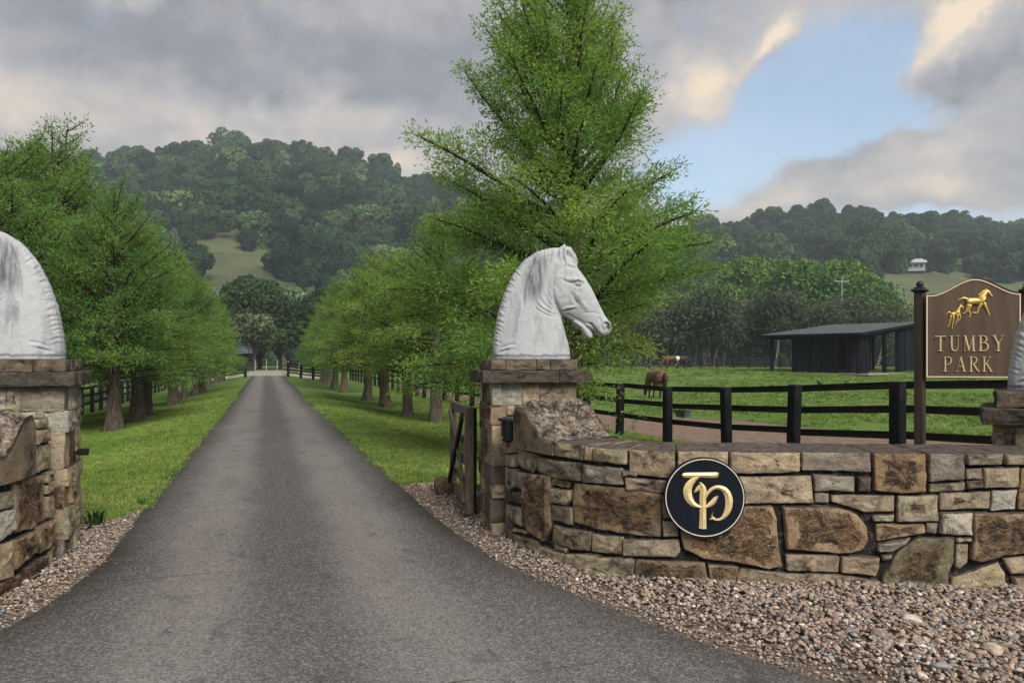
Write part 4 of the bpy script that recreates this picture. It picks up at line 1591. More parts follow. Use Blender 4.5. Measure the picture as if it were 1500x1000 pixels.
# ------------------------------------------------------------------ open timber gate, seen along its edge
ga, gb = Vector((-.40, 7.50, 0)), Vector((-.685, 8.95, 0))
gd = (gb - ga).normalized()
gate = thing('timber_gate', 'open weathered timber driveway gate seen along its edge', 'gate', ga, math.atan2(gd.y, gd.x))
GLn = (gb - ga).length
MB().box((.035, .022, .585), (.075, .085, 1.07), None, .006).build('hinge_stile', mat_greytimber, gate)
MB().box((.09, -.045, .585), (.05, .03, 1.05), None, .004).build('steel_edge_bar', mat_metal, gate)
MB().box((GLn - .04, .02, .58), (.08, .075, 1.04), None, .006).build('latch_stile', mat_greytimber, gate)
for k, z in enumerate((.12, .33, .54, .75, 1.06)):
    MB().box((GLn / 2, .02, z), (GLn - .16, .045, .10 if k in (0, 4) else .075), None, .005).build('rail', mat_greytimber, gate)
cb = MB()
for i in range(10):
    t0, t1 = i / 10, (i + 1) / 10
    q = lambda t: (.09 + t * (GLn - .2), .07, .14 + .86 * t ** .6)
    cb.bar(q(t0), q(t1), .03, .085, .004)
cb.build('curved_brace', mat_greytimber, gate)
MB().bar((.1, .085, 1.02), (GLn - .15, .085, .16), .03, .085, .004).build('diagonal_brace', mat_black, gate)
hg = MB().box((.01, -.13, 1.02), (.07, .075, .10), None, .006).bar((.0, -.09, .98), (-.02, -.34, .955), .03, .03).box((-.01, -.10, .955), (.03, .05, .05))
hg.build('hinge', mat_metal, gate)
MB().box((.0, -.13, .085), (.075, .08, .12), None, .006).tube([(0, -.13, .0), (0, -.13, .05)], .02, 8).build('hinge', mat_metal, gate)
MB().tube([(.05, -.06, .62), (.03, -.10, .57), (.02, -.16, .55), (0, -.22, .56), (-.02, -.30, .60)], .006, 6).build('cable', mat_plastic, gate, True)

# black entry box on the right-hand link of wall and pillar
p0 = path_r(.36, .985, .07)
ib = thing('intercom_box', 'small black intercom box fixed between pillar and carved wall scroll', 'intercom', p0, math.atan2(path_r(.36, 0, 1)[1] - path_r(.36, 0, 0)[1], path_r(.36, 0, 1)[0] - path_r(.36, 0, 0)[0]) + rad(90))
bx_ = MB().box((0, 0, 0), (.10, .085, .20), None, .02)
bx_.build('housing', mat_plastic, ib)
MB().box((0, -.045, .094), (.11, .05, .022), None, .006).build('rain_hood', mat_plastic, ib)
MB().tube([(0, -.043, -.065), (0, -.049, -.065)], .012, 12).build('button', mat_galv, ib)
sb_ = thing('beam_sensor', 'small black gate beam sensor bracketed to the pillar edge above the lawn', 'sensor', (-3.70, 6.36, .815), rad(22))
MB().box((.06, 0, 0), (.085, .07, .055), None, .008).build('housing', mat_plastic, sb_)
MB().box((.0, 0, -.005), (.07, .025, .03)).build('bracket', mat_metal, sb_)

lg = thing('cut_log', 'short sawn round log lying behind the open gate', 'log', (-.80, 8.85, .10), rad(14))
mb = MB()
mb.tube([(0, -.16, 0), (0, -.15, 0), (0, 0, 0), (0, .15, 0), (0, .16, 0)], [.085, .105, .11, .105, .09], 16)
mb.build('trunk_piece', mat_log, lg, True)

# ================================================================== TREES, HILLS
RNG = np.random.default_rng(11)


def norm(v):
    return v / np.maximum(np.linalg.norm(v, axis=-1, keepdims=True), 1e-9)


def sprays(base, dirs, L, W, rng, droop=.25):
    """leaf sprays: narrow bent diamonds"""
    n = len(base)
    r = rng.normal(size=(n, 3))
    side = norm(np.cross(dirs, r))
    upv = np.cross(side, dirs)
    L = L[:, None]
    W = W[:, None]
    v = np.empty((n, 4, 3))
    v[:, 0] = base
    v[:, 1] = base + dirs * L * .42 + side * W * .5 + upv * L * .06
    v[:, 2] = base + dirs * L - np.array([0, 0, 1]) * L * droop * rng.random((n, 1))
    v[:, 3] = base + dirs * L * .42 - side * W * .5 + upv * L * .06
    f = np.arange(4 * n).reshape(n, 4)
    return v.reshape(-1, 3), f


def cypress(seed, H, prof, n_br, dens, hmin, spray_l=.13, r0=.2, flare=1.7, pth=1.0, thin_top=0.0, lift=0.0, subs=8.5, ball=.55):
    """returns meshes (trunk, branches, crown)"""
    rng = np.random.default_rng(seed)
    rr = random.Random(seed)
    # trunk with fluted foot
    NR = 20
    zs = np.r_[np.linspace(-.15, 1.4, 12), np.linspace(1.7, H * .97, 14)]
    v, f = [], []
    lean = (rr.uniform(-.02, .02), rr.uniform(-.02, .02))
    ph = [rr.uniform(0, 6.28) for _ in range(3)]

    def ctr(z):
        return np.array([lean[0] * z + .05 * math.sin(z * .8 + ph[0]), lean[1] * z + .05 * math.sin(z * .7 + ph[1]), z])
    for z in zs:
        t = max(z, 0) / H
        r = r0 * (1 - t) ** .9 + .012
        fl = math.exp(-max(z, 0) / .38)
        for k in range(NR):
            a = 2 * math.pi * k / NR
            flute = 1 + fl * (flare - 1) * (.62 + .38 * math.sin(5 * a + ph[2]) + .2 * math.sin(8 * a + ph[0])) + .05 * math.sin(3 * a + z * 2)
            c = ctr(z)
            v.append((c[0] + r * flute * math.cos(a), c[1] + r * flute * math.sin(a), z))
    for i in range(len(zs) - 1):
        for k in range(NR):
            k2 = (k + 1) % NR
            f.append([i * NR + k, i * NR + k2, (i + 1) * NR + k2, (i + 1) * NR + k])
    trunk = mesh_from('trunk', v, f, True)
    mb = MB()
    B, Dv = [], []
    Ls = []
    for i in range(n_br):
        t = (i + rr.random()) / n_br
        h = hmin + (H * .985 - hmin) * t ** .92
        az_b = i * 2.39996 + rr.uniform(-.5, .5)
        Lb = prof(h, az_b) * rr.uniform(.82, 1.06)
        em_ = rad(10 + 38 * t)
        Lb = min(Lb, prof(min(h + Lb * .75 * math.sin(em_), H), az_b) * 1.04)
        if Lb < .15:
            Lb = .15
        e0 = rad(rr.uniform(-4, 16) + 26 * t + lift * min(1, t * 3) * rr.uniform(.4, 1.3))
        p = ctr(h)
        pts = [p]
        ns = 7
        for k in range(ns):
            q = (k + 1) / ns
            e = e0 + rad(18) * q * (1 if t > .3 else .35) - rad(16) * (q ** 2) * (t < .35)
            aa = az_b + .18 * math.sin(q * 3 + i)
            p = p + np.array([math.cos(aa) * math.cos(e), math.sin(aa) * math.cos(e), math.sin(e)]) * Lb / ns
            pts.append(p)
        rb = .012 + .016 * Lb
        mb.tube(pts, [rb * (1 - .85 * k / ns) + .003 for k in range(ns + 1)], 5, False)
        pts = np.array(pts)
        nsub = int((4 + Lb * subs) * (1 - thin_top * float(sm((t - .38) / .25))))
        ends = []
        for j in range(nsub):
            q = .22 + .78 * (j + rr.random()) / nsub
            k = min(int(q * ns), ns - 1)
            s0 = pts[k] + (pts[k + 1] - pts[k]) * (q * ns - k)
            d = norm(pts[k + 1] - pts[k])
            sgn = 1 if j % 2 else -1
            ang = rad(rr.uniform(25, 75)) * sgn
            c_, s_ = math.cos(ang), math.sin(ang)
            dd = np.array([d[0] * c_ - d[1] * s_, d[0] * s_ + d[1] * c_, d[2] + rr.uniform(-.35, .50)])
            dd = norm(dd)
            Lsub = max(.22, .50 * Lb * (1.12 - q) * rr.uniform(.7, 1.3))
            ends.append((s0, dd, Lsub))
        ends.append((pts[-2], norm(pts[-1] - pts[-2]), .25 + .12 * Lb))
        for (s0, dd, Ls_) in ends:
            e_ = s0 + dd * Ls_
            mb.tube([s0, (s0 + e_) / 2 + np.array([0, 0, .03 * Ls_]), e_], [.007, .005, .002], 3, False)
            m_ = max(5, int(dens * Ls_))
            mb_ = int(m_ * ball)
            tt = rng.random(m_ - mb_) ** .75
            c = s0 + dd * (Ls_ * tt)[:, None]
            c = c + rng.normal(size=c.shape) * np.array([.065, .065, .05]) * (.6 + Ls_ * .5)
            B.append(c)
            Dv.append(norm(dd + rng.normal(size=c.shape) * .62 + np.array([0, 0, .12])))
            # rounded plume at the end of the twig
            o_ = norm(rng.normal(size=(mb_, 3)) + np.array([0, 0, .25]))
            rb_ = (.10 + .16 * Ls_) * pth * rr.uniform(.7, 1.3)
            B.append(e_ - dd * rb_ * .5 + o_ * (rb_ * rng.random((mb_, 1)) ** .45) * np.array([1, 1, .8]))
            Dv.append(norm(o_ + dd * .5 + rng.normal(size=o_.shape) * .45))
    B = np.concatenate(B)
    Dv = np.concatenate(Dv)
    n = len(B)
    vv, ff = sprays(B, Dv, rng.uniform(.6, 1.25, n) * spray_l, rng.uniform(.7, 1.2, n) * spray_l * .27, rng)
    crown = mesh_from('crown', vv, ff)
    br = mesh_from('branches', mb.v, mb.f, True)
    trunk.materials.append(mat_bark)
    br.materials.append(mat_branch)
    crown.materials.append(mat_leaf)
    return trunk, br, crown


def plant_tree(name, label, cat, meshes, loc, rz, sc, group):
    t = thing(name, label, cat, loc, rz, group)
    t.scale = sc if hasattr(sc, '__len__') else (sc,) * 3
    for me in meshes:
        o = link(me.name.split('.')[0], me, None, t)
        if me.name.startswith(('crown', 'branches')):
            o['kind'] = 'stuff'
    return t


# the tall near tree: profile measured from its outline
def prof_big(h, a):
    base = float(np.interp(h, [1.3, 1.9, 2.7, 3.5, 4.4, 5.4, 6.5, 7.6, 8.8], [2.4, 2.9, 3.0, 2.85, 2.6, 2.25, 1.85, 1.35, .75]))
    hi = float(sm((h - 3.6) / 1.5))
    lump = 1 + (.08 + .10 * hi) * math.sin(2 * a + h * 3.6) + (.08 + .12 * hi) * math.sin(3 * a - h * 5.1)
    lump *= 1.02 - .15 * math.cos(a)
    if h < 1.85 and math.cos(a) > -.2:       # skirt is lower on the gate side
        lump *= .35
    elif h < 2.7 and math.cos(a) > .1:
        lump *= .80
    return base * lump


big = cypress(7, 9.5, prof_big, 122, 190, 1.3, .085, .19, thin_top=.26, pth=1.65, lift=19, subs=4.6, ball=.75)
plant_tree('cypress_tree', 'tall feathery cypress towering behind the white horse head, its top cut by the picture', 'tree', big,
           (1.0, 13.0, float(gz(1.0, 13.0))), 0.4, 1, None)


def prof_row(wd, H):
    def p(h, a):
        t = h / H
        b = float(np.interp(t, [.16, .24, .42, .60, .80, 1.0], [.60, .98, 1.0, .94, .78, .38])) * wd
        return b * (1 + .16 * math.sin(2 * a + h * 1.7) + .1 * math.sin(5 * a - h * 2.3))
    return p


VAR = [cypress(21, 7.0, prof_row(2.6, 7.0), 88, 58, 1.55, .11, .21, 1.75, pth=1.4, subs=6.2, ball=.66), cypress(33, 6.4, prof_row(2.5, 6.4), 80, 58, 1.7, .11, .19, 1.7, pth=1.4, subs=6.2, ball=.66),
       cypress(45, 7.6, prof_row(2.7, 7.6), 90, 56, 1.8, .115, .225, 1.9, pth=1.4, subs=6.2, ball=.66), cypress(58, 5.2, prof_row(1.9, 5.2), 62, 58, 1.45, .105, .15, 1.4, pth=1.4, subs=6.2, ball=.66)]
ORD = ['first', 'second', 'third', 'fourth', 'fifth', 'sixth', 'seventh', 'eighth', 'ninth', 'tenth', 'eleventh', 'twelfth']
rr = random.Random(5)
LEFT = [(22.1, -3.84, 0, .84), (24.7, -3.65, 2, .72), (27.1, -3.63, 3, .98), (32.4, -3.45, 2, .73), (38.6, -3.69, 3, 1.1), (42.3, -3.52, 1, .86), (45.4, -3.40, 0, .76), (53, -3.5, 1, .82), (62.4, -3.68, 0, .74), (70, -3.7, 2, .66)]
for i, (u, v_, k, s) in enumerate(LEFT):
    x, y = uv2xy(u, v_)
    plant_tree('cypress_tree', '%s cypress from the gate in the row on the lawn side with the white bust' % ORD[i], 'tree', VAR[k],
               (x, y, float(gz(x, y))), rr.uniform(0, 6.28), (rr.uniform(.74, .86), rr.uniform(.74, .86), s), 'cypresses in two rows along the driveway')
RIGHT = [(22.6, 5.0, 3, 1.12), (24.6, 4.4, 3, 1.0), (29.7, 4.39, 1, 1.0), (35.4, 4.5, 0, .95), (44.2, 4.34, 1, 1.0), (50.5, 4.30, 0, .9), (57.5, 4.5, 1, .95), (64, 4.7, 0, .85), (71, 5.0, 1, .9)]
for i, (u, v_, k, s) in enumerate(RIGHT):
    x, y = uv2xy(u, v_)
    plant_tree('cypress_tree', '%s cypress beyond the timber gate in the row beside the paddock fence' % ORD[i], 'tree', VAR[k],
               (x, y, float(gz(x, y))), rr.uniform(0, 6.28), (s * rr.uniform(.9, 1.05), s * rr.uniform(.9, 1.05), s * rr.uniform(.84, .98)), 'cypresses in two rows along the driveway')
# taller trees behind the row on the lawn side
BACK = [(-13.2, 19.5, 2, 1.05), (-17.5, 22.5, 0, 1.3), (-15.5, 25.5, 2, 1.2), (-20.5, 28.5, 1, 1.5), (-21.5, 33.0, 2, 1.28), (-25, 37, 0, 1.45), (-24.0, 44, 2, 1.25), (-30, 50, 1, 1.5), (-34, 44, 0, 1.5)]
for i, (x, y, k, s) in enumerate(BACK):
    plant_tree('cypress_tree', '%s taller tree of the belt behind the fence, beyond the white bust' % ORD[i], 'tree', VAR[k],
               (x, y, float(gz(x, y))), rr.uniform(0, 6.28), (s * .95, s * .95, s * rr.uniform(.93, 1.03)), 'tall trees behind the lawn fence')


# ------------------------------------------------------------------ broad-leaved trees: lobed crowns of leaf clumps
def lobed(seed, H, R, nl, n_cards, card, mat, bark, trunk_h=.3, flat=.75, shell=.75, name=True, trunk_r=.022):
    rng = np.random.default_rng(seed)
    zc = H * (trunk_h + (1 - trunk_h) * .48)
    rz = H * (1 - trunk_h) * .5
    d = norm(rng.normal(size=(nl, 3)))
    d[:, 2] = np.abs(d[:, 2]) * 1.1 - .35
    d = norm(d)
    q = rng.uniform(.35, .95, (nl, 1))
    C = d * q * np.array([R, R, rz]) + np.array([0, 0, zc])
    r = R * rng.uniform(.30, .55, nl)
    # cards spread over lobes, on the outside of each
    w_ = r ** 2
    li = rng.choice(nl, n_cards, p=w_ / w_.sum())
    dd = norm(rng.normal(size=(n_cards, 3)) + np.array([0, 0, .35]))
    rad_ = r[li] * (shell + (1 - shell) * rng.random(n_cards) ** .5) * rng.uniform(.9, 1.08, n_cards)
    # clumps within each lobe
    P = C[li] + dd * rad_[:, None] * np.array([1, 1, flat])
    P = P + rng.normal(size=P.shape) * card * .4
    nrm = norm(dd + rng.normal(size=dd.shape) * .55)
    a = norm(np.cross(nrm, rng.normal(size=nrm.shape)))
    b = np.cross(nrm, a)
    s = card * rng.uniform(.5, 1.25, (n_cards, 1))
    v = np.empty((n_cards, 4, 3))
    v[:, 0] = P - a * s * .6
    v[:, 1] = P - b * s * .34
    v[:, 2] = P + a * s * .6 - nrm * s * .15
    v[:, 3] = P + b * s * .34
    crown = mesh_from('crown', v.reshape(-1, 3), np.arange(4 * n_cards).reshape(-1, 4))
    crown.materials.append(mat)
    mb = MB()
    tr = H * trunk_r
    top = np.array([0, 0, zc])
    mb.tube([(0, 0, -.4), (0, 0, .1 * H), (.01 * H, 0, zc * .8), tuple(top)], [tr * 1.3, tr, tr * .75, tr * .4], 8, False)
    for k in range(min(nl, 9)):
        s0 = np.array([0, 0, H * (trunk_h * .6 + .22 * rng.random())])
        e_ = C[k]
        mb.tube([tuple(s0), tuple((s0 + e_) / 2 + np.array([0, 0, -.03 * H])), tuple(e_)], [tr * .5, tr * .35, tr * .12], 5, False)
    tk = mesh_from('trunk', mb.v, mb.f, True)
    tk.materials.append(bark)
    return tk, crown


def grove(name, label, cat, group, variants, spots, rr):
    for i, (x, y, k, s) in enumerate(spots):
        plant_tree(name, label(i), cat, variants[k], (x, y, float(gz(x, y)) - .1), rr.uniform(0, 6.28), (s * rr.uniform(.92, 1.1), s * rr.uniform(.92, 1.1), s), group)


RAIN = [lobed(101 + i, 20, 8.5, 26, 9000, .85, mat_leaf_mid, mat_darkbark, .18, .8) for i in range(3)]
rr = random.Random(8)
# the big bright mass behind the shed; heights scaled from its outline
MASS = [(41.5, 150, 1, .86), (47.5, 152, 2, 1.02), (54, 154, 0, 1.14), (60.5, 153, 1, 1.12), (66.5, 152, 2, 1.0), (71, 150, 0, .80), (75.0, 149, 2, .46), (77, 149, 1, .26), (44, 140, 0, .74), (52, 138, 2, .90), (59.5, 139, 1, .92), (66, 139, 0, .70),
        (70.5, 140, 1, .50), (36, 146, 0, .72), (30, 152, 1, .8), (22, 150, 2, .85), (14, 154, 0, .9), (6, 154, 1, .9), (56, 131, 0, .55), (48, 130, 1, .5)]
grove('rainforest_tree', lambda i: 'rounded bright green tree in the clump behind the shed, %s counted from the tall cypress' % (['first', 'second', 'third', 'fourth', 'fifth', 'sixth', 'seventh', 'eighth', 'ninth', 'tenth', 'eleventh', 'twelfth', 'thirteenth', 'fourteenth', 'fifteenth', 'sixteenth', 'seventeenth', 'eighteenth', 'nineteenth', 'twentieth'][sorted(range(len(MASS)), key=lambda q: MASS[q][0] / MASS[q][1]).index(i)]),
      'tree', 'bright green trees behind the shed', RAIN, MASS, rr)


def paperbark(seed, H):
    """slim pale stems forking low, thin dull crown"""
    rng = np.random.default_rng(seed)
    rr_ = random.Random(seed)
    mb = MB()
    tips = []
    for k in range(3):
        a = rr_.uniform(0, 6.28)
        p = np.array([math.cos(a) * .2, math.sin(a) * .2, -.3])
        d = np.array([math.cos(a) * .16, math.sin(a) * .16, 1.0])
        pts = [p]
        for q in range(6):
            d = norm(d + rng.normal(size=3) * .12)
            p = p + d * H * .14
            pts.append(p)
            if q > 1:
                for _ in range(2):
                    e = norm(d + rng.normal(size=3) * .6)
                    tp = p + e * H * rr_.uniform(.10, .2)
                    mb.tube([tuple(p), tuple(tp)], [.05, .02], 4, False)
                    tips.append(tp)
        tips.append(p)
        mb.tube([tuple(q) for q in pts], [.16 - .018 * q for q in range(7)], 6, False)
    tips = np.array(tips)
    n = 3000
    c = tips[rng.integers(0, len(tips), n)] + rng.normal(size=(n, 3)) * np.array([.10, .10, .075]) * H
    c = c[c[:, 2] > H * .18]
    d = norm(rng.normal(size=c.shape))
    v, f = sprays(c, d, rng.uniform(.4, .8, len(c)), rng.uniform(.2, .35, len(c)), rng, .4)
    cr = mesh_from('crown', v, f)
    cr.materials.append(mat_leaf_dull)
    tk = mesh_from('trunk', mb.v, mb.f, True)
    tk.materials.append(mat_pale_bark)
    return tk, cr


PB = [paperbark(200 + i, 11) for i in range(4)]
rr = random.Random(12)
spots = []
for i in range(26):
    px_ = 13 + i * 1.75
    y = 116 + rr.uniform(-3, 6)
    spots.append((px_ + rr.uniform(-.6, .6), y, i % 4, rr.uniform(.72, 1.1)))
NUM = ['%s' % q for q in ('first second third fourth fifth sixth seventh eighth ninth tenth eleventh twelfth thirteenth fourteenth fifteenth sixteenth seventeenth eighteenth nineteenth twentieth').split()] + ['twenty-' + q for q in 'first second third fourth fifth sixth seventh eighth ninth'.split()] + ['thirtieth'] + ['thirty-' + q for q in 'first second third fourth fifth sixth seventh eighth ninth'.split()]
grove('paperbark_tree', lambda i: '%s grey-green pale-stemmed tree behind the far paddock fence, counted from the bust' % NUM[i], 'tree', 'pale-stemmed trees behind the far paddock fence', PB, spots, rr)

EVER = [lobed(301 + i, 13, 4.6, 20, 5000, .6, mat_leaf_dark, mat_darkbark, .08, .9) for i in range(3)]
rr = random.Random(15)
ends = [(-46, 118, 0, 1.0), (-41, 122, 1, 1.15), (-37, 120, 2, .85), (-33, 124, 0, 1.0), (-29, 120, 1, 1.05), (-25, 122, 2, 1.0), (-21, 118, 0, 1.05), (-52, 116, 2, 1.1), (-58, 112, 1, 1.15), (-64, 112, 0, 1.2),
        (-16, 118, 1, 1.0), (-10, 120, 2, 1.1), (-4, 122, 0, 1.1), (2, 124, 1, 1.15), (8, 126, 2, 1.1), (-72, 108, 1, 1.3), (-80, 104, 2, 1.3)]
grove('evergreen_tree', lambda i: '%s dark tree beyond the end of the driveway, counted from the lawn side' % NUM[sorted(range(len(ends)), key=lambda q: ends[q][0]).index(i)], 'tree', 'dark trees beyond the driveway end', EVER, ends, rr)
pale = lobed(330, 9, 2.6, 16, 3500, .5, M_leaf('pale_flowering_leaf', (.05, .075, .035), (.11, .14, .07), (.24, .25, .15), .2, .3), mat_darkbark, .1, .95)
plant_tree('flowering_tree', 'paler blossoming tree at the end of the driveway in front of dark trees', 'tree', pale, (-35.0, 102, .2), 1.0, 1.0, None)
slim = cypress(71, 7.2, prof_row(1.15, 7.2), 46, 20, 2.0, .13, .14, 1.3, thin_top=.5)
plant_tree('slender_tree', 'thin wispy treetop standing above the tree belt against the cloud', 'tree', slim, (-15.6, 26.5, -.8), 0, 1.48, None)


# ------------------------------------------------------------------ hills
def hill(name, label, ridge, y_foot, y_ridge, mat, back=260, n=70, m_=36, curve=1.0, seed=0, spur=9):
    """ridge: (x, z) at depth y_ridge; rises from the flat at y_foot and falls away behind"""
    R = np.array(ridge, float)
    xs = np.linspace(R[0, 0], R[-1, 0], n)
    zr = np.interp(xs, R[:, 0], R[:, 1])
    ts = np.r_[np.linspace(0, 1, m_), np.linspace(1.08, 2, 8)]
    v, f = [], []
    for t in ts:
        for x, z in zip(xs, zr):
            if t <= 1:
                y = y_foot + (y_ridge - y_foot) * t
                k = t ** curve
                wob = spur * math.sin(t * math.pi) * (noise.noise((x * .011 + seed, t * 1.6, 0)) + .6 * noise.noise((x * .03 + seed, t * 3, 4)))
                # nearer ground stands closer together seen from the valley
                v.append((x * (y / y_ridge) ** .55, y, z * k + wob - 1.5))
            else:
                y = y_ridge + back * (t - 1)
                v.append((x, y, z * (1 - (t - 1) ** 1.4) - 3))
    for i in range(len(ts) - 1):
        for k in range(n - 1):
            f.append([i * n + k, i * n + k + 1, (i + 1) * n + k + 1, (i + 1) * n + k])
    o = link(name, mesh_from(name, v, f, True), mat)
    tag(o, label, kind='structure')
    return np.array(v).reshape(len(ts), n, 3)[:m_]


mat_hill = M_simple('dry_hill_grass', (.078, .092, .042), .95, .3, .05, bump=0)
mat_hillfloor = M_simple('forest_floor', (.035, .042, .024), .95, .3, .1, bump=0)
HL = hill('hill', 'steep forested hill behind the avenue', [(-760, 96), (-520, 120), (-420, 132), (-330, 137), (-293, 136), (-222, 141), (-146, 143), (-118, 138), (-90, 130), (-61, 121), (-24, 112), (24, 100), (90, 78), (150, 50), (210, 18)],
          178, 520, mat_hill, seed=2.2, curve=1.08)
HR = hill('hill', 'lower forested ridge behind the shed with a dry grass slope', [(30, 56), (90, 74), (130, 84), (160, 90), (190, 94), (225, 94), (260, 88), (330, 83), (420, 82), (560, 84), (760, 80), (980, 60)],
          182, 500, mat_hill, seed=7.7, curve=1.02, spur=6)
HF = hill('hill', 'farthest blue-green ridge at the end of the valley', [(200, 98), (330, 128), (420, 136), (520, 132), (640, 130), (900, 120), (1300, 90)], 560, 760, mat_hillfloor, seed=1.1, n=50, m_=12)

# forest on them: crowns of a few kinds, scattered as one mass per hill
def crown_kind(seed, R, n_cards, card, flat):
    rng = np.random.default_rng(seed)
    nl = 17
    d = norm(rng.normal(size=(nl, 3)))
    d[:, 2] = np.abs(d[:, 2]) * rng.uniform(.4, 1.3, nl)
    C = d * np.array([R * .74, R * .70, R * .50 * flat])
    r = R * rng.uniform(.18, .46, nl)
    li = rng.choice(nl, n_cards, p=r ** 2 / (r ** 2).sum())
    dd = norm(rng.normal(size=(n_cards, 3)) + np.array([0, 0, .55]))
    P = C[li] + dd * (r[li] * rng.uniform(.86, 1.06, n_cards))[:, None]
    nrm = norm(dd + rng.normal(size=dd.shape) * .4)
    a = norm(np.cross(nrm, rng.normal(size=nrm.shape)))
    b = np.cross(nrm, a)
    s = card * rng.uniform(.6, 1.3, (n_cards, 1))
    v = np.stack([P - a * s * .6, P - b * s * .42, P + a * s * .6 - nrm * s * .1, P + b * s * .42], 1).reshape(-1, 3)
    f = np.arange(4 * n_cards).reshape(-1, 4)
    # hanging foliage down the sides so that crowns reach the ground where the forest ends
    m_ = n_cards // 2
    dd = norm(rng.normal(size=(m_, 3)))
    dd[:, 2] *= .3
    dd = norm(dd)
    zz = rng.uniform(-1.5, .1, m_)
    P2 = dd * (R * .74 * (1 + .22 * zz) * rng.uniform(.8, 1.08, m_))[:, None]
    P2[:, 2] = zz * R * .85
    nr = norm(dd + rng.normal(size=dd.shape) * .5)
    a2 = norm(np.cross(nr, rng.normal(size=nr.shape)))
    b2 = np.cross(nr, a2)
    s2 = card * rng.uniform(.8, 1.6, (m_, 1))
    v2 = np.stack([P2 - a2 * s2 * .6, P2 - b2 * s2 * .45, P2 + a2 * s2 * .6, P2 + b2 * s2 * .45], 1).reshape(-1, 3)
    me = mesh_from('forest_crown', np.vstack([v, v2]), np.arange(4 * (n_cards + m_)).reshape(-1, 4))
    me.materials.append(mat_forest)
    return me


crowns = D.collections.new('forest_crowns')
for i, (R, fl) in enumerate(((6.5, 1.0), (7.8, .8), (5.0, 1.35), (6.0, 1.0), (4.2, 1.8), (3.6, 1.2))):
    o = D.objects.new('crown_%d' % i, crown_kind(500 + i, R, 2400, .92, fl))
    crowns.objects.link(o)
NK = 6


def surf_pts(G, n, rng):
    m_, k, _ = G.shape
    a = rng.random(n) * (m_ - 1.001)
    b = rng.random(n) * (k - 1.001)
    i, j = a.astype(int), b.astype(int)
    fa, fb = (a - i)[:, None], (b - j)[:, None]
    return (G[i, j] * (1 - fa) * (1 - fb) + G[i + 1, j] * fa * (1 - fb) + G[i, j + 1] * (1 - fa) * fb + G[i + 1, j + 1] * fa * fb)


def thin(P, dmin):
    """keep points at least dmin apart on plan"""
    cell = {}
    keep = []
    for i, p in enumerate(P):
        kx, ky = int(p[0] // dmin), int(p[1] // dmin)
        ok = True
        for dx in (-1, 0, 1):
            for dy in (-1, 0, 1):
                for q in cell.get((kx + dx, ky + dy), ()):
                    if (P[q][0] - p[0]) ** 2 + (P[q][1] - p[1]) ** 2 < dmin * dmin:
                        ok = False
                        break
        if ok:
            cell.setdefault((kx, ky), []).append(i)
            keep.append(i)
    return P[keep]


def clear_left(P):       # the grassy clearing half way up, and its lower apron
    x, y = P[:, 0], P[:, 1]
    k = x / y
    e = .02 * np.sin(y * .11) + .012 * np.sin(y * .31)
    return (y > 222) & (y < 300 - 160 * np.abs(k + .40)) & (k > -.445 + e) & (k < -.335 + e + (300 - y) * .0012)


def clear_right(P):      # the dry slope below the far house
    x, y = P[:, 0], P[:, 1]
    k = x / y
    return (k > .47 + .02 * np.sin(y * .09)) & (y > 215) & (y < 310 + 6 * np.sin(x * .05))


rng = np.random.default_rng(77)
for nm, G, clear, lb, big_ in (('hill_forest', HL, clear_left, 'dense rainforest of rounded crowns covering the steep hill', 1.0), ('hill_forest', HR, clear_right, 'dark forest along the lower ridge', .95), ('hill_forest', HF, None, 'distant blue-green forest on the farthest ridge', 1.2)):
    P = thin(surf_pts(G, 14000, rng), 7.6 * big_)
    vis = np.abs(P[:, 0] / P[:, 1]) < .95
    P = P[vis]
    if clear is not None:
        P = P[~clear(P)]
    n = len(P)
    s = rng.uniform(.50, 1.18, n) * big_
    bigk = rng.random(n) < .10
    s[bigk] *= 1.35
    scl = np.stack([s * rng.uniform(.9, 1.15, n), s * rng.uniform(.9, 1.15, n), s * rng.uniform(.85, 1.3, n)], 1)
    rot = np.stack([rng.uniform(-.1, .1, n), rng.uniform(-.1, .1, n), rng.uniform(0, 6.28, n)], 1)
    P = P + np.stack([np.zeros(n), np.zeros(n), 5.5 * s + rng.uniform(-1, 3.5, n)], 1)
    pat = np.array([noise.noise((p[0] * .012, p[1] * .012, 3)) for p in P.tolist()])
    pat = pat + .5 * np.array([noise.noise((p[0] * .045, p[1] * .045, 8)) for p in P.tolist()])
    tint = np.clip(.34 + .45 * pat + rng.normal(0, .21, n) + .22 * bigk, 0, 1)
    o = scatter(nm, P, scl, rot, rng.integers(0, NK, n), tint, crowns)
    tag(o, lb)

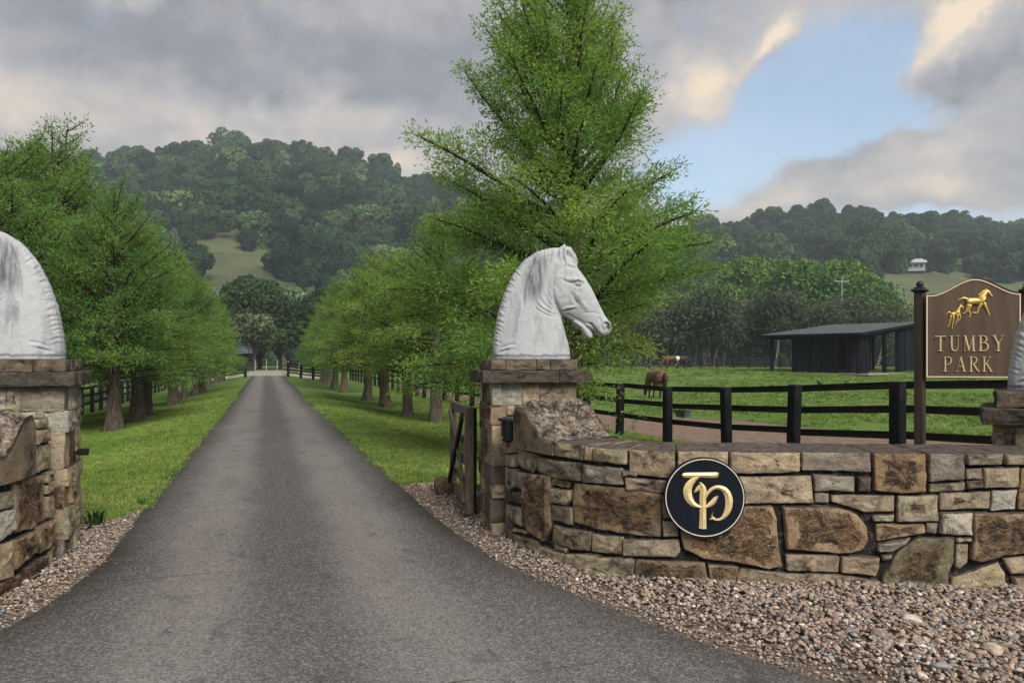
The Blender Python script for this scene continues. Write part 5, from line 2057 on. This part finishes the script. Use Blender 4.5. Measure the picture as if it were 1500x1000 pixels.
# ================================================================== FENCES
def fence(name, label, pts, n_rails, h, pw, rail_h, mat_p, mat_r, group=None, side=1, zs=None):
    """posts at pts (x, y); rails on one face, one board per bay and height"""
    root = thing(name, label, 'fence', (pts[0][0], pts[0][1], float(gz(*pts[0]))), 0, group)
    L = root.location
    rr_ = random.Random(len(pts))
    g = [Vector((x, y, float(gz(x, y)))) - L for x, y in pts]
    pm, bays = None, []
    for i, p in enumerate(g):
        d = (g[min(i + 1, len(g) - 1)] - g[max(i - 1, 0)])
        a = math.atan2(d.y, d.x)
        if pm is None:
            mb = MB()
            mb.box((0, 0, h / 2 - .15), (pw, pw * .8, h + .3), None, pw * .09)
            pm = mesh_from('fence_post', mb.v, mb.f)
            pm.materials.append(mat_p)
        o = link('fence_post', pm, None, root)
        o.location = p
        o.rotation_euler = (rr_.uniform(-.02, .02), rr_.uniform(-.02, .02), a + rr_.uniform(-.05, .05))
        o.scale = (1, 1, rr_.uniform(.97, 1.03))
    rails = zs or [h * (.30 + .62 * k / (n_rails - 1)) for k in range(n_rails)]
    rm = MB().box((0, 0, 0), (1, .04, rail_h), None, .006)
    rmesh = mesh_from('fence_rail', rm.v, rm.f)
    rmesh.materials.append(mat_r)
    for i in range(len(g) - 1):
        a, b = g[i], g[i + 1]
        d = b - a
        nrm = Vector((-d.y, d.x, 0)).normalized() * side * (pw * .4 + .022)
        for z in rails:
            z1, z2 = z + rr_.uniform(-.022, .022), z + rr_.uniform(-.022, .022)
            A, B = a + nrm + Vector((0, 0, z1)), b + nrm + Vector((0, 0, z2))
            o = link('fence_rail', rmesh, None, root)
            o.location = (A + B) / 2
            dd = B - A
            o.rotation_euler = (0, -math.atan2(dd.z, math.hypot(dd.x, dd.y)), math.atan2(dd.y, dd.x))
            o.scale = (dd.length + .02, 1, 1)
    return root


def walk(P, step):
    P = np.array(P, float)
    s = np.r_[0, np.cumsum(np.hypot(*np.diff(P, axis=0).T))]
    q = np.arange(0, s[-1], step)
    return [(float(np.interp(t, s, P[:, 0])), float(np.interp(t, s, P[:, 1]))) for t in q]


pad = [(8.6, 6.2), (7.6, 7.9), (6.7, 9.55), (5.8, 11.3), (4.9, 13.1), (4.32, 15.1), (3.52, 17.0), (2.75, 19.2), (2.1, 21.2)]
pad += walk([(1.45, 23.2), (.0, 27.0)] + [uv2xy(u, v) for u, v in ((30, 7.9), (36, 7.6), (50, 7.6), (72, 7.5))], 1.98)
fence('paddock_fence', 'long black three-rail fence between the sandy track and the lawn with the cypress row', pad, 3, 1.34, .20, .115, mat_black, mat_rail, None, -1, [.52, .90, 1.275])
fence('lawn_fence', 'black three-rail fence beyond the cypress row on the lawn side with the white bust', walk([uv2xy(u, v) for u, v in ((20, -8.6), (30, -7.9), (36, -7.3), (45, -7.4), (72, -7.6))], 1.95), 3, 1.22, .19, .11, mat_black, mat_rail, None, 1, [.45, .80, 1.15])
fence('far_fence', 'distant black paddock rail fence in front of the pale-stemmed trees', walk([(-8, 84), (10, 92), (24, 97), (44, 104), (70, 112)], 2.5), 3, 1.25, .22, .14, mat_black, mat_rail, None, 1)
fence('far_fence', 'second distant black rail fence close behind the first, running past the shed', walk([(10, 108), (40, 112), (80, 118)], 3.2), 3, 1.4, .2, .13, mat_black, mat_rail, None, 1)
fence('end_fence', 'short black cross fence at the driveway end, on the side of the white bust', walk([uv2xy(u, v) for u, v in ((72, -1.75), (72.6, -7.4))], 1.85), 3, 1.35, .24, .14, mat_black, mat_rail, None, -1)
fence('end_fence', 'short black cross fence at the driveway end, on the side of the open timber gate', walk([uv2xy(u, v) for u, v in ((71.5, 1.95), (71.7, 2.55), (73.5, 7.4))], 1.2), 4, 1.3, .22, .12, mat_black, mat_rail, None, -1)
fence('pale_post_fence', 'row of thin pale posts with dark rails across the gravel yard', walk([uv2xy(u, v) for u, v in ((101, -2.6), (100, 4.2))], 1.35), 3, 1.5, .10, .07, mat_post_white, mat_rail, None, 1)


# ------------------------------------------------------------------ shed
def shed():
    FL, FR, BR, BL = [np.array(p) for p in ((20.3, 60.0), (25.1, 54.4), (33.2, 61.3), (28.4, 66.9))]
    g0 = float(gz(25, 56))
    root = thing('open_shed', 'blackened timber paddock shed with zinc lean-to roof and open bays', 'shed', (FR[0], FR[1], g0))
    L = Vector(root.location)
    P = lambda a, b, z=0: Vector((*(FL + (FR - FL) * a + (BL - FL) * b), g0 + z)) - L
    A = (FR - FL) / np.linalg.norm(FR - FL)
    Bv = (BL - FL) / np.linalg.norm(BL - FL)
    lenA, lenB = np.linalg.norm(FR - FL), np.linalg.norm(BL - FL)
    zf, zb = 2.95, 4.05
    RA = Matrix.Rotation(math.atan2(A[1], A[0]), 3, 'Z')
    zr = lambda b: zf + (zb - zf) * b
    # roof sheet
    o_ = .45
    a0, a1, b0, b1 = -o_ / lenA, 1 + o_ / lenA, -o_ / lenB, 1 + o_ / lenB
    v, f = [], []
    n = 56
    for b in (b0, b1):
        for k in range(n + 1):
            a = a0 + (a1 - a0) * k / n
            p = P(a, b, zr(b) + .10 + (.018 if k % 2 else -.018))
            v.append(tuple(p))
    m_ = len(v)
    v += [(x, y, z - .03) for x, y, z in v]
    for k in range(n):
        f.append([k, k + 1, n + 2 + k, n + 1 + k])
        f.append([m_ + k, m_ + n + 1 + k, m_ + n + 2 + k, m_ + k + 1])
        f.append([k, m_ + k, m_ + k + 1, k + 1])
        f.append([n + 1 + k, n + 2 + k, m_ + n + 2 + k, m_ + n + 1 + k])
    rf = link('roof', mesh_from('roof', v, f), mat_roof, root)
    MB().bar(P(a0, b0, zf - .02), P(a1, b0, zf - .02), .12, .17).build('fascia', mat_plank, rf)
    MB().bar(P(a1, b0, zr(b0) - .0), P(a1, b1, zr(b1) - .0), .06, .2).build('fascia', mat_plank, rf)
    for a, b in ((.07, .0), (1, 0), (1, .40), (1, .62), (1, 1), (.07, 1), (.45, 1)):
        MB().bar(P(a, b, -.2), P(a, b, zr(b)), .24, .24, up=(1, 0, 0)).build('post', mat_plank, root)
    MB().bar(P(0, 0, zf - .2), P(1, 0, zf - .2), .1, .2).build('beam', mat_plank, root)
    MB().bar(P(1, 0, zr(0) - .25), P(1, 1, zr(1) - .25), .1, .2).build('beam', mat_plank, root)
    rr_ = random.Random(3)

    def planks(a0_, b0_, a1_, b1_, inset=0.0):
        p, q = P(a0_, b0_), P(a1_, b1_)
        ln = (q - p).length
        n_ = max(2, int(ln / .23))
        d = (q - p) / n_
        nv = Vector((-d.y, d.x, 0)).normalized()
        for k in range(n_):
            t = (k + .5) / n_
            bb = b0_ + (b1_ - b0_) * t
            c = p + d * (k + .5) + nv * rr_.uniform(-.02, .02)
            hh = zr(bb) - .16
            MB().box((c.x, c.y, hh / 2 - .05), (d.length - .03, .035, hh + .1), Matrix.Rotation(math.atan2(d.y, d.x), 3, 'Z')).build('wall_plank', mat_plank, root)
    planks(.30, .0, .80, .0)           # front wall
    planks(.30, .0, .30, .97)          # partition behind it
    planks(1, .64, 1, .99)             # far end of the side
    planks(1, .03, 1, .16)
    planks(.12, 1, .52, 1)             # back wall
    planks(.80, .10, .80, .50)
    # half rails across the open side bay
    for z in (.6, 1.2):
        MB().bar(P(1, .42, z), P(1, .62, z), .05, .14).build('rail', mat_plank, root)
    slab = MB()
    slab.bar(P(-.1, .5, .02), P(1.12, .5, .02), lenB * 1.08, .10)
    s_ = slab.build('earth_pad', mat_palegravel, root)
    return root


shed()

# ------------------------------------------------------------------ pole, far house, far roof
def at(px, py, y):
    return ((px - 750) / 1100 * y, y, EYE - (py - 526) / 1100 * y)


px_, py_, pz_ = at(1233, 470, 118)
pole = thing('utility_pole', 'tall thin power pole with a crossarm standing behind the shed roof', 'power pole', (px_, py_, float(gz(px_, py_))))
zt = at(1233, 405, 118)[2] - pole.location.z
MB().tube([(0, 0, -.3), (0, 0, zt)], [.15, .10], 8).build('pole', mat_galv, pole)
MB().box((0, 0, zt - .75), (2.5, .12, .14), Matrix.Rotation(.2, 3, 'Z')).build('crossarm', mat_galv, pole)
for x in (-1.1, 0, 1.1):
    MB().tube([(x, x * .2, zt - .68), (x, x * .2, zt - .38)], [.07, .05], 6).build('insulator', mat_white, pole)

hx, hy, hz_ = at(1340, 381, 318)
house = thing('hillside_house', 'small white house with pitched roof at the top of the dry grass slope', 'house', (hx, hy, hz_ - 1.2), rad(-18))
house.scale = (.82, .82, .82)
_k = np.argmin(np.abs(HR[..., 0] - hx) + np.abs(HR[..., 1] - hy))
house.location.z = float(HR.reshape(-1, 3)[_k, 2]) + .2
MB().box((0, 0, 1.6), (8.4, 6, 4.2)).build('wall', mat_white, house)
rv = [(-5.2, -3.8, 3.6), (5.2, -3.8, 3.6), (5.2, 3.8, 3.6), (-5.2, 3.8, 3.6), (-5.0, 0, 6.1), (5.0, 0, 6.1)]
rfh = MB().add(rv, [[0, 1, 5, 4], [2, 3, 4, 5], [0, 4, 3], [1, 2, 5], [0, 3, 2, 1]]).build('roof', M_simple('pale_iron_roof', (.36, .39, .42), .5, .1, 2), house)
for x in (-2.6, 0, 2.6):
    fr = MB().box((x, -3.02, 2.1), (1.5, .08, 1.6)).build('window', mat_white, house)
    MB().box((x, -3.07, 2.1), (1.2, .05, 1.3)).build('pane', mat_glass, fr)
MB().box((-3.8, -4.6, 1.4), (.2, .2, 4.4)).box((3.8, -4.6, 1.4), (.2, .2, 4.4)).box((0, -3.9, 3.75), (9.4, 2.2, .14), Matrix.Rotation(.12, 3, 'X')).box((0, -3.9, -.5), (8.6, 1.9, .3)).build('verandah', mat_white, house)

bx0 = at(326, 532, 118)
barn = thing('far_barn', 'bluish barn roof half hidden behind the cross fence and cypress row', 'barn', (bx0[0], bx0[1], .0), rad(12))
MB().box((0, 0, 1.2), (9, 6, 3.0)).build('wall', mat_plank, barn)
MB().add([(-5, -3.6, 2.5), (5, -3.6, 2.5), (5, 3.6, 2.5), (-5, 3.6, 2.5), (-5, 0, 3.9), (5, 0, 3.9)], [[0, 1, 5, 4], [2, 3, 4, 5], [0, 4, 3], [1, 2, 5], [0, 3, 2, 1]]).build('roof', M_simple('blue_grey_roof', (.085, .11, .14), .6, .12, 1), barn)


# ------------------------------------------------------------------ animals
def horse_meshes():
    mb = MB()
    E_ = lambda y, z, rx, rz: (y, z, rx, rz)
    n = 16
    secs = [E_(-.86, 1.16, .08, .10), E_(-.78, 1.16, .20, .22), E_(-.60, 1.17, .275, .275), E_(-.38, 1.15, .275, .28), E_(-.1, 1.10, .285, .30), E_(.2, 1.09, .28, .30), E_(.45, 1.13, .25, .30), E_(.66, 1.13, .20, .24), E_(.76, 1.10, .10, .14)]
    b = 0
    for (y, z, rx, rz_) in secs:
        for k in range(n):
            a = 2 * math.pi * k / n
            mb.v.append((rx * math.cos(a), y, z + rz_ * math.sin(a)))
    for i in range(len(secs) - 1):
        for k in range(n):
            k2 = (k + 1) % n
            mb.f.append([i * n + k, i * n + k2, (i + 1) * n + k2, (i + 1) * n + k])
    mb.f.append([k for k in range(n)][::-1])
    mb.f.append([(len(secs) - 1) * n + k for k in range(n)])
    for s, dy in ((-1, 0), (1, .10)):
        mb.tube([(s * .13, -.62, 1.16), (s * .165, -.60, .95), (s * .155, -.52, .74), (s * .14, -.68, .52), (s * .135, -.72, .44), (s * .13, -.68 + dy, .28), (s * .13, -.66 + dy, .13), (s * .13, -.62 + dy, .06), (s * .13, -.59 + dy, .0)],
                [.20, .19, .13, .075, .062, .045, .05, .05, .065], 12)
        mb.tube([(s * .13, .50, 1.05), (s * .145, .54, .80), (s * .14, .56, .55), (s * .14, .57, .45), (s * .14, .56 + dy, .28), (s * .14, .57 + dy, .13), (s * .14, .61 + dy, .06), (s * .14, .63 + dy, .0)],
                [.16, .125, .072, .066, .043, .048, .048, .062], 12)
    mb.tube([(0, .52, 1.22), (0, .80, 1.08), (0, 1.04, .84), (0, 1.20, .60), (0, 1.24, .52)], [.24, .20, .15, .12, .10], 14)
    mb.tube([(0, 1.20, .62), (0, 1.30, .46), (0, 1.36, .30), (0, 1.40, .16), (0, 1.41, .09)], [.115, .12, .095, .07, .055], 12)
    for s in (-1, 1):
        mb.tube([(s * .06, 1.17, .66), (s * .075, 1.13, .74), (s * .07, 1.10, .80)], [.03, .035, .008], 8)
    body = remeshed('horse_body', mb, .028, 5)
    t = MB()
    t.tube([(0, -.82, 1.30), (0, -.93, 1.22), (0, -.98, .95), (0, -.96, .65), (0, -.93, .38), (0, -.92, .26)], [.035, .06, .085, .085, .06, .015], 10)
    tail = mesh_from('tail', t.v, t.f, True)
    m_ = MB()
    for k in range(9):
        q = k / 8
        y, z = .50 + .66 * q, 1.44 - .74 * q ** 1.15
        m_.tube([(0, y - .02, z + .03), (.05, y + .02, z - .06), (.125 - .03 * q, y + .05, z - .20)], [.035, .045, .012], 6)
    mane = mesh_from('mane', m_.v, m_.f, True)
    return body, tail, mane


def coat(name, a, b, patch=None):
    m, t = newmat(name)
    o = t.objco()
    z = t.xyz(o)[2]
    n = t.noise(o, 3, 4)
    c = t.mix(t.ramp(n, .3, .7), a, b)
    c = t.mix(t.ramp(z, .55, .30), c, tuple(q * .35 for q in a))
    if patch:
        c = t.mix(t.ramp(t.noise(t.vadd(o, (3, 1.4, 0)), 1.1, 2), .62, .66), c, patch)
    t.surf(t.principled(c, .55, 0, None, .3))
    return m


hm = horse_meshes()
mat_bay = coat('bay_coat', (.085, .040, .022), (.15, .072, .038))
mat_dbay = coat('dark_bay_coat', (.030, .018, .014), (.055, .03, .02))
mat_ches = coat('chestnut_coat', (.13, .055, .028), (.18, .08, .04))
mat_pied = coat('dark_patched_coat', (.020, .018, .018), (.035, .03, .028), (.65, .63, .6))
mat_tail = M_simple('black_horsehair', (.012, .010, .010), .7, .4, 20)


def horse(label, px, y, rz, mat, s=1.0, group='horses grazing in the paddock'):
    x = (px - 750) / 1100 * y
    r = thing('horse', label, 'horse', (x, y, float(gz(x, y)) - .01), rz, group)
    r.scale = (s, s, s)
    for nm, me, mt in zip(('horse_body', 'tail', 'mane'), hm, (mat, mat_tail, mat_tail)):
        o = D.objects.new(nm, me if nm == 'tail' or not me.materials else me)
        if not me.materials:
            me.materials.append(mt)
        COL.objects.link(o)
        o.parent = r
        o.material_slots[0].link = 'OBJECT'
        o.material_slots[0].material = mt


horse('brown horse grazing behind the black fence, hindquarters towards the driveway gate', 962, 37.5, rad(14), mat_bay)
horse('dark brown horse mostly hidden behind the gate pillar cap', 852, 35.5, rad(-30), mat_dbay)
horse('distant chestnut horse grazing by the far fence', 985, 84, rad(75), mat_ches)
horse('distant dark horse with white patches beside the chestnut one', 998, 82, rad(-60), mat_pied)


def bird(label, px, py, y, rz):
    x = (px - 750) / 1100 * y
    r = thing('bird', label, 'bird', (x, y, float(gz(x, y))), rz, 'dark birds on the paddock grass')
    mb = MB()
    mb.tube([(-.24, 0, .17), (-.12, 0, .17), (0, 0, .19), (.10, 0, .25), (.16, 0, .34), (.20, 0, .39), (.24, 0, .38)], [.015, .05, .085, .075, .042, .04, .012], 10)
    mb.tube([(.23, 0, .385), (.30, 0, .375)], [.014, .003], 6)
    for s in (-1, 1):
        mb.tube([(.0, s * .03, .12), (.01, s * .035, .0), (.06, s * .035, .0)], [.012, .008, .006], 5)
    mb.build('bird_body', mat_plastic, r, True)


bird('small dark bird on the grass, nearer the fence corner', 1201, 566, 46, rad(200))
bird('small dark bird on the grass, nearer the entrance sign', 1236, 566, 45, rad(30))

# feed bin hung on the middle rail
fx, fy = 3.52 + .62, 17.0 - 1.35
fb = thing('feed_bin', 'dull grey feed bin hooked over the middle rail of the black fence', 'feed bin', (3.66, 16.6, float(gz(3.66, 16.6)) + .66), rad(-65))
fb.scale = (.62, .62, .62)
v = []
for z, k in ((0, .82), (.24, 1.0), (.24, .92), (.03, .76)):
    for sx_, sy_ in ((-1, -1), (1, -1), (1, 1), (-1, 1)):
        v.append((sx_ * .28 * k, sy_ * .16 * k + .24, z))
f = [[3, 2, 1, 0]]
for q in range(3):
    for k in range(4):
        k2 = (k + 1) % 4
        f.append([q * 4 + k, q * 4 + k2, q * 4 + 4 + k2, q * 4 + 4 + k])
f.append([12, 13, 14, 15])
MB().add(v, f).build('bin', M_simple('grey_bin', (.07, .085, .10), .6, .2, 9), fb)
for x in (-.16, .16):
    MB().bar((x, .08, .22), (x, -.03, .30), .03, .02).bar((x, -.03, .30), (x, -.05, .2), .03, .02).build('hook', mat_metal, fb)


# ------------------------------------------------------------------ gravel, grass
def pieces(name, meshes):
    c = D.collections.new(name)
    for i, me in enumerate(meshes):
        o = D.objects.new('%s_%d' % (name, i), me)
        c.objects.link(o)
    return c


peb = []
for k in range(4):
    bm = bmesh.new()
    bmesh.ops.create_icosphere(bm, subdivisions=2, radius=.5)
    for vt in bm.verts:
        c = vt.co
        q = 1 + .22 * noise.noise(c * 2.2 + Vector((k * 7, 0, 0)))
        vt.co = c * q
    me = D.meshes.new('pebble')
    bm.to_mesh(me)
    bm.free()
    me.polygons.foreach_set('use_smooth', np.ones(len(me.polygons), dtype=bool))
    me.materials.append(mat_pebble)
    peb.append(me)
peb_c = pieces('pebble_kinds', peb)


def in_poly(P, poly):
    x, y = P[:, 0], P[:, 1]
    r = np.zeros(len(P), bool)
    n = len(poly)
    for i in range(n):
        (x1, y1), (x2, y2) = poly[i - 1], poly[i]
        c = ((y1 > y) != (y2 > y)) & (x < (x2 - x1) * (y - y1) / (y2 - y1 + 1e-12) + x1)
        r ^= c
    return r


def drive_edge(P, right):
    u = AX * P[:, 0] + AY * P[:, 1]
    v_ = AY * P[:, 0] - AX * P[:, 1]
    E = np.array(DR if right else DL)
    e = np.interp(u, E[:, 0], E[:, 1])
    return (v_ - e) if right else (e - v_)


def gravel(name, label, poly, right, n, seed):
    rng = np.random.default_rng(seed)
    q = np.array(poly)
    lo, hi = q.min(0), q.max(0)
    P = rng.random((n, 2)) * (hi - lo) + lo
    P = P[in_poly(P, poly)]
    d = drive_edge(P, right)
    k = (d > rng.uniform(-.03, .05, len(P))) | ((d > -.45) & (rng.random(len(P)) < .010 * np.exp(np.minimum(d, 0) / .15)))
    P, d = P[k], d[k]
    m_ = len(P)
    # finer, sandier stone beside the concrete
    fine = np.clip(1 - d / .55, 0, 1)
    s = np.exp(rng.normal(math.log(.0235), .32, m_)) * (1 - .45 * fine)
    big_ = rng.random(m_) < .03
    s[big_] *= 1.5
    scl = np.stack([s * rng.uniform(.9, 1.35, m_), s * rng.uniform(.8, 1.1, m_), s * rng.uniform(.45, .75, m_)], 1)
    rot = np.stack([rng.normal(0, .35, m_), rng.normal(0, .35, m_), rng.uniform(0, 6.28, m_)], 1)
    heap = .035 * sm(d / .8) + .012 * np.array([noise.noise((p[0] * 2.2, p[1] * 2.2, 0)) for p in P.tolist()])
    z = gz(P[:, 0], P[:, 1]) + .006 + heap + rng.uniform(0, .020, m_) - .004
    o = scatter(name, np.stack([P[:, 0], P[:, 1], z], 1), scl, rot, rng.integers(0, 4, m_), rng.random(m_), peb_c)
    tag(o, label)
    return o


GR = [(-1.75, 9.5), (-.95, 9.6), (-.45, 8.9), (.1, 8.2), (-.1, 7.2), (.2, 6.6), (1.0, 5.7), (2.2, 5.5), (5.2, 5.4), (5.2, 2.2), (2.2, 2.2), (1.0, 3.4), (-.5, 5.5), (-1.2, 7.5)]
GLp = [(-3.45, 8.3), (-3.85, 8.25), (-4.05, 7.0), (-3.75, 5.9), (-3.6, 4.9), (-3.6, 4.2), (-4.5, 3.2), (-4.5, 2.2), (-2.2, 2.6), (-2.4, 5.5), (-2.9, 7.6)]
def bed(name, poly, label, right):
    q = np.array(poly)
    st = .12
    xs = np.arange(q[:, 0].min(), q[:, 0].max() + st, st)
    ys = np.arange(q[:, 1].min(), q[:, 1].max() + st, st)
    XX, YY = np.meshgrid(xs, ys)
    C = np.stack([(XX[:-1, :-1] + st / 2).ravel(), (YY[:-1, :-1] + st / 2).ravel()], 1)
    ok = in_poly(C, poly) & (drive_edge(C, right) > -.10)
    k_ = np.arange(XX.size).reshape(XX.shape)
    f = np.stack([k_[:-1, :-1], k_[:-1, 1:], k_[1:, 1:], k_[1:, :-1]], -1).reshape(-1, 4)[ok]
    used, inv = np.unique(f, return_inverse=True)
    v = np.stack([XX.ravel(), YY.ravel(), gz(XX, YY).ravel() + .004], 1)[used]
    o = link(name, mesh_from(name, v, inv.reshape(-1, 4)), mat_soil)
    tag(o, label, kind='structure')


bed('gravel_ground', GR, 'soil under the pebbles in front of the long wall', True)
bed('gravel_ground', GLp, 'soil under the pebbles beside the short wall', False)
gravel('gravel', 'rounded mixed river pebbles between the long wall and the driveway', GR, True, 95000, 1)
gravel('gravel', 'rounded mixed river pebbles between the white bust pillar and the driveway', GLp, False, 30000, 2)
# a few strays on the concrete edge
tuft = []
for k in range(4):
    rng = np.random.default_rng(60 + k)
    v, f = [], []
    for b in range(9):
        a = rng.uniform(0, 6.28)
        r = rng.uniform(0, .055)
        x, y = r * math.cos(a), r * math.sin(a)
        h = rng.uniform(.025, .055)
        le = rng.uniform(.1, .8)
        dx, dy = math.cos(a + rng.uniform(-1, 1)) * le * h, math.sin(a + rng.uniform(-1, 1)) * le * h
        w_ = .0035
        px2, py2 = -dy / max(h, 1e-6) * w_ + w_, dx / max(h, 1e-6) * w_
        i0 = len(v)
        v += [(x - px2, y - py2, -.005), (x + px2, y + py2, -.005), (x + dx * .5 + px2 * .7, y + dy * .5 + py2 * .7, h * .65), (x + dx * .5 - px2 * .7, y + dy * .5 - py2 * .7, h * .65), (x + dx, y + dy, h)]
        f += [[i0, i0 + 1, i0 + 2, i0 + 3], [i0 + 3, i0 + 2, i0 + 4]]
    me = mesh_from('tuft', v, f)
    me.materials.append(mat_blade)
    tuft.append(me)
tuft_c = pieces('grass_tufts', tuft)


def lawn(name, label, n, u0, u1, v0, v1, seed, mask):
    rng = np.random.default_rng(seed)
    # denser close to the eye
    u = u0 + (u1 - u0) * rng.random(n) ** 1.7
    v_ = rng.uniform(v0, v1, n)
    x, y = uv2xy(u, v_)
    P = np.stack([x, y], 1)
    P = P[mask(P, u, v_)]
    m_ = len(P)
    u = AX * P[:, 0] + AY * P[:, 1]
    s = rng.uniform(.7, 1.3, m_) * (1 + np.clip((u - 10) / 25, 0, 1.2))
    scl = np.stack([s * 1.2, s * 1.2, rng.uniform(.7, 1.25, m_) * (1 + .25 * np.clip((u - 10) / 25, 0, 1))], 1)
    rot = np.stack([rng.normal(0, .1, m_), rng.normal(0, .1, m_), rng.uniform(0, 6.28, m_)], 1)
    pat = np.array([noise.noise((p[0] * .35, p[1] * .35, 1)) + .6 * noise.noise((p[0] * 1.6, p[1] * 1.6, 1)) for p in P.tolist()])
    tint = np.clip(.44 + .48 * pat + rng.normal(0, .12, m_), 0, 1)
    o = scatter(name, np.stack([P[:, 0], P[:, 1], gz(P[:, 0], P[:, 1])], 1), scl, rot, rng.integers(0, 4, m_), tint, tuft_c)
    tag(o, label)


lawn('lawn_grass', 'short mown grass on the lawn between driveway and paddock fence', 60000, 7.6, 34, 1.585, 8.8, 3, lambda P, u, v_: (~in_poly(P, GR)) & (P[:, 1] > 7.3))
lawn('lawn_grass', 'short mown grass on the lawn beside the white bust pillar', 80000, 7.3, 36, -8.5, -1.20, 4, lambda P, u, v_: (~in_poly(P, GLp)) & (P[:, 1] > 6.4))
lawn('lawn_grass', 'short grass strip behind the long wall before the black fence', 16000, 9.0, 18.5, 4.5, 9.2, 5, lambda P, u, v_: P[:, 0] > .8)


def pasture(n, seed):
    rng = np.random.default_rng(seed)
    u = 10 + 55 * rng.random(n) ** 1.6
    v_ = 9 + (8 + u * .75) * rng.random(n)
    x, y = uv2xy(u, v_)
    P = np.stack([x, y], 1)
    trk = [a for a, _ in TRK] + [b for _, b in TRK][::-1]
    d_ = np.array([noise.noise((p[0] * .22, p[1] * .45, 2)) for p in P.tolist()])
    P = P[(~in_poly(P, trk)) & (d_ + rng.normal(0, .25, n) > -.05)]
    m_ = len(P)
    k = .8 + np.clip(P[:, 1] / 22, 0, 2.6)
    scl = np.stack([k * 1.5, k * 1.5, rng.uniform(.6, 1.5, m_) * (.7 + .35 * k)], 1)
    rot = np.stack([rng.normal(0, .1, m_), rng.normal(0, .1, m_), rng.uniform(0, 6.28, m_)], 1)
    tint = np.clip(.30 + .5 * np.array([noise.noise((p[0] * .3, p[1] * .3, 7)) for p in P.tolist()]) + rng.normal(0, .16, m_), 0, 1)
    o = scatter('paddock_grass', np.stack([P[:, 0], P[:, 1], gz(P[:, 0], P[:, 1])], 1), scl, rot, rng.integers(0, 4, m_), tint, tuft_c)
    tag(o, 'uneven grazed grass tufts across the horse paddock')


pasture(42000, 9)

# ------------------------------------------------------------------ little plants
def weed(name, label, loc, n, h, spread, mat, seed, cat='weed', width=.012, arch=.5):
    rng = np.random.default_rng(seed)
    mb = MB()
    for _ in range(n):
        a = rng.uniform(0, 6.28)
        L_ = h * rng.uniform(.5, 1.1)
        r = rng.uniform(0, spread)
        p = np.array([r * math.cos(a), r * math.sin(a), -.01])
        o_ = np.array([math.cos(a), math.sin(a), 0])
        sd = np.array([-math.sin(a), math.cos(a), 0]) * width
        q1 = p + o_ * L_ * .2 * arch + np.array([0, 0, L_ * .6])
        q2 = p + o_ * L_ * .7 * arch + np.array([0, 0, L_ * (1 - .25 * arch)])
        mb.add([p - sd * .5, p + sd * .5, q1 + sd, q1 - sd, q2], [[0, 1, 2, 3], [3, 2, 4]])
    r_ = thing(name, label, cat, loc)
    mb.build('leaves', mat, r_)
    return r_


wx = lambda x, y: (x, y, float(gz(x, y)))
weed('weed_clump', 'clump of dark weeds at the foot of the pillar where lawn meets pebbles', wx(-3.98, 7.15), 40, .22, .09, mat_leaf_dark, 1)
weed('weed_clump', 'few weed blades at the lawn edge beside the driveway pebbles', wx(-4.0, 8.15), 14, .16, .05, mat_leaf_mid, 2)
weed('weed_clump', 'small dry weed at the foot of the long wall near its cropped end', wx(3.28, 5.02), 10, .16, .03, mat_log, 3, width=.006)

# thin drooping sapling just behind the carved scroll
sp = thing('sapling', 'thin yellow-green feathery sapling drooping beside the gate pillar and carved scroll', 'sapling', wx(1.03, 8.6), .4)
sp.scale = (.8, .8, .72)
mb = MB()
B, Dv = [], []
rr = random.Random(31)
rng = np.random.default_rng(31)
for k in range(4):
    a = rr.uniform(0, 6.28)
    p = np.array([0, 0, 0.0])
    pts = [p]
    for q in range(7):
        p = p + np.array([math.cos(a) * .05 * (1 + q * .3), math.sin(a) * .05 * (1 + q * .3), .26 - .026 * q])
        pts.append(p)
        if q > 2:
            for _ in range(5):
                B.append(p + rng.normal(size=3) * .05)
                Dv.append(norm(np.array([math.cos(a), math.sin(a), .1]) + rng.normal(size=3) * .7))
    mb.tube([tuple(q) for q in pts], [.008, .007, .006, .005, .004, .003, .002, .002], 4, False)
mb.build('stem', mat_branch, sp)
vv, ff = sprays(np.array(B), np.array(Dv), rng.uniform(.06, .13, len(B)), rng.uniform(.02, .035, len(B)), rng)
so = link('crown', mesh_from('crown', vv, ff), mat_leaf, sp)
so['kind'] = 'stuff'

# ------------------------------------------------------------------ the air of the valley
hz_m = D.materials.new('valley_haze')
hz_m.use_nodes = True
t = NT(hz_m.node_tree)
pv = t.node('ShaderNodeVolumePrincipled')
pv.inputs['Color'].default_value = (.78, .90, 1.0, 1)
pv.inputs['Density'].default_value = .00048
pv.inputs['Anisotropy'].default_value = .2
out = t.node('ShaderNodeOutputMaterial')
t.l.new(pv.outputs[0], out.inputs['Volume'])
hb = MB().box((100, 400, 95), (3000, 1500, 208)).build('haze', hz_m)
hb['kind'] = 'stuff'
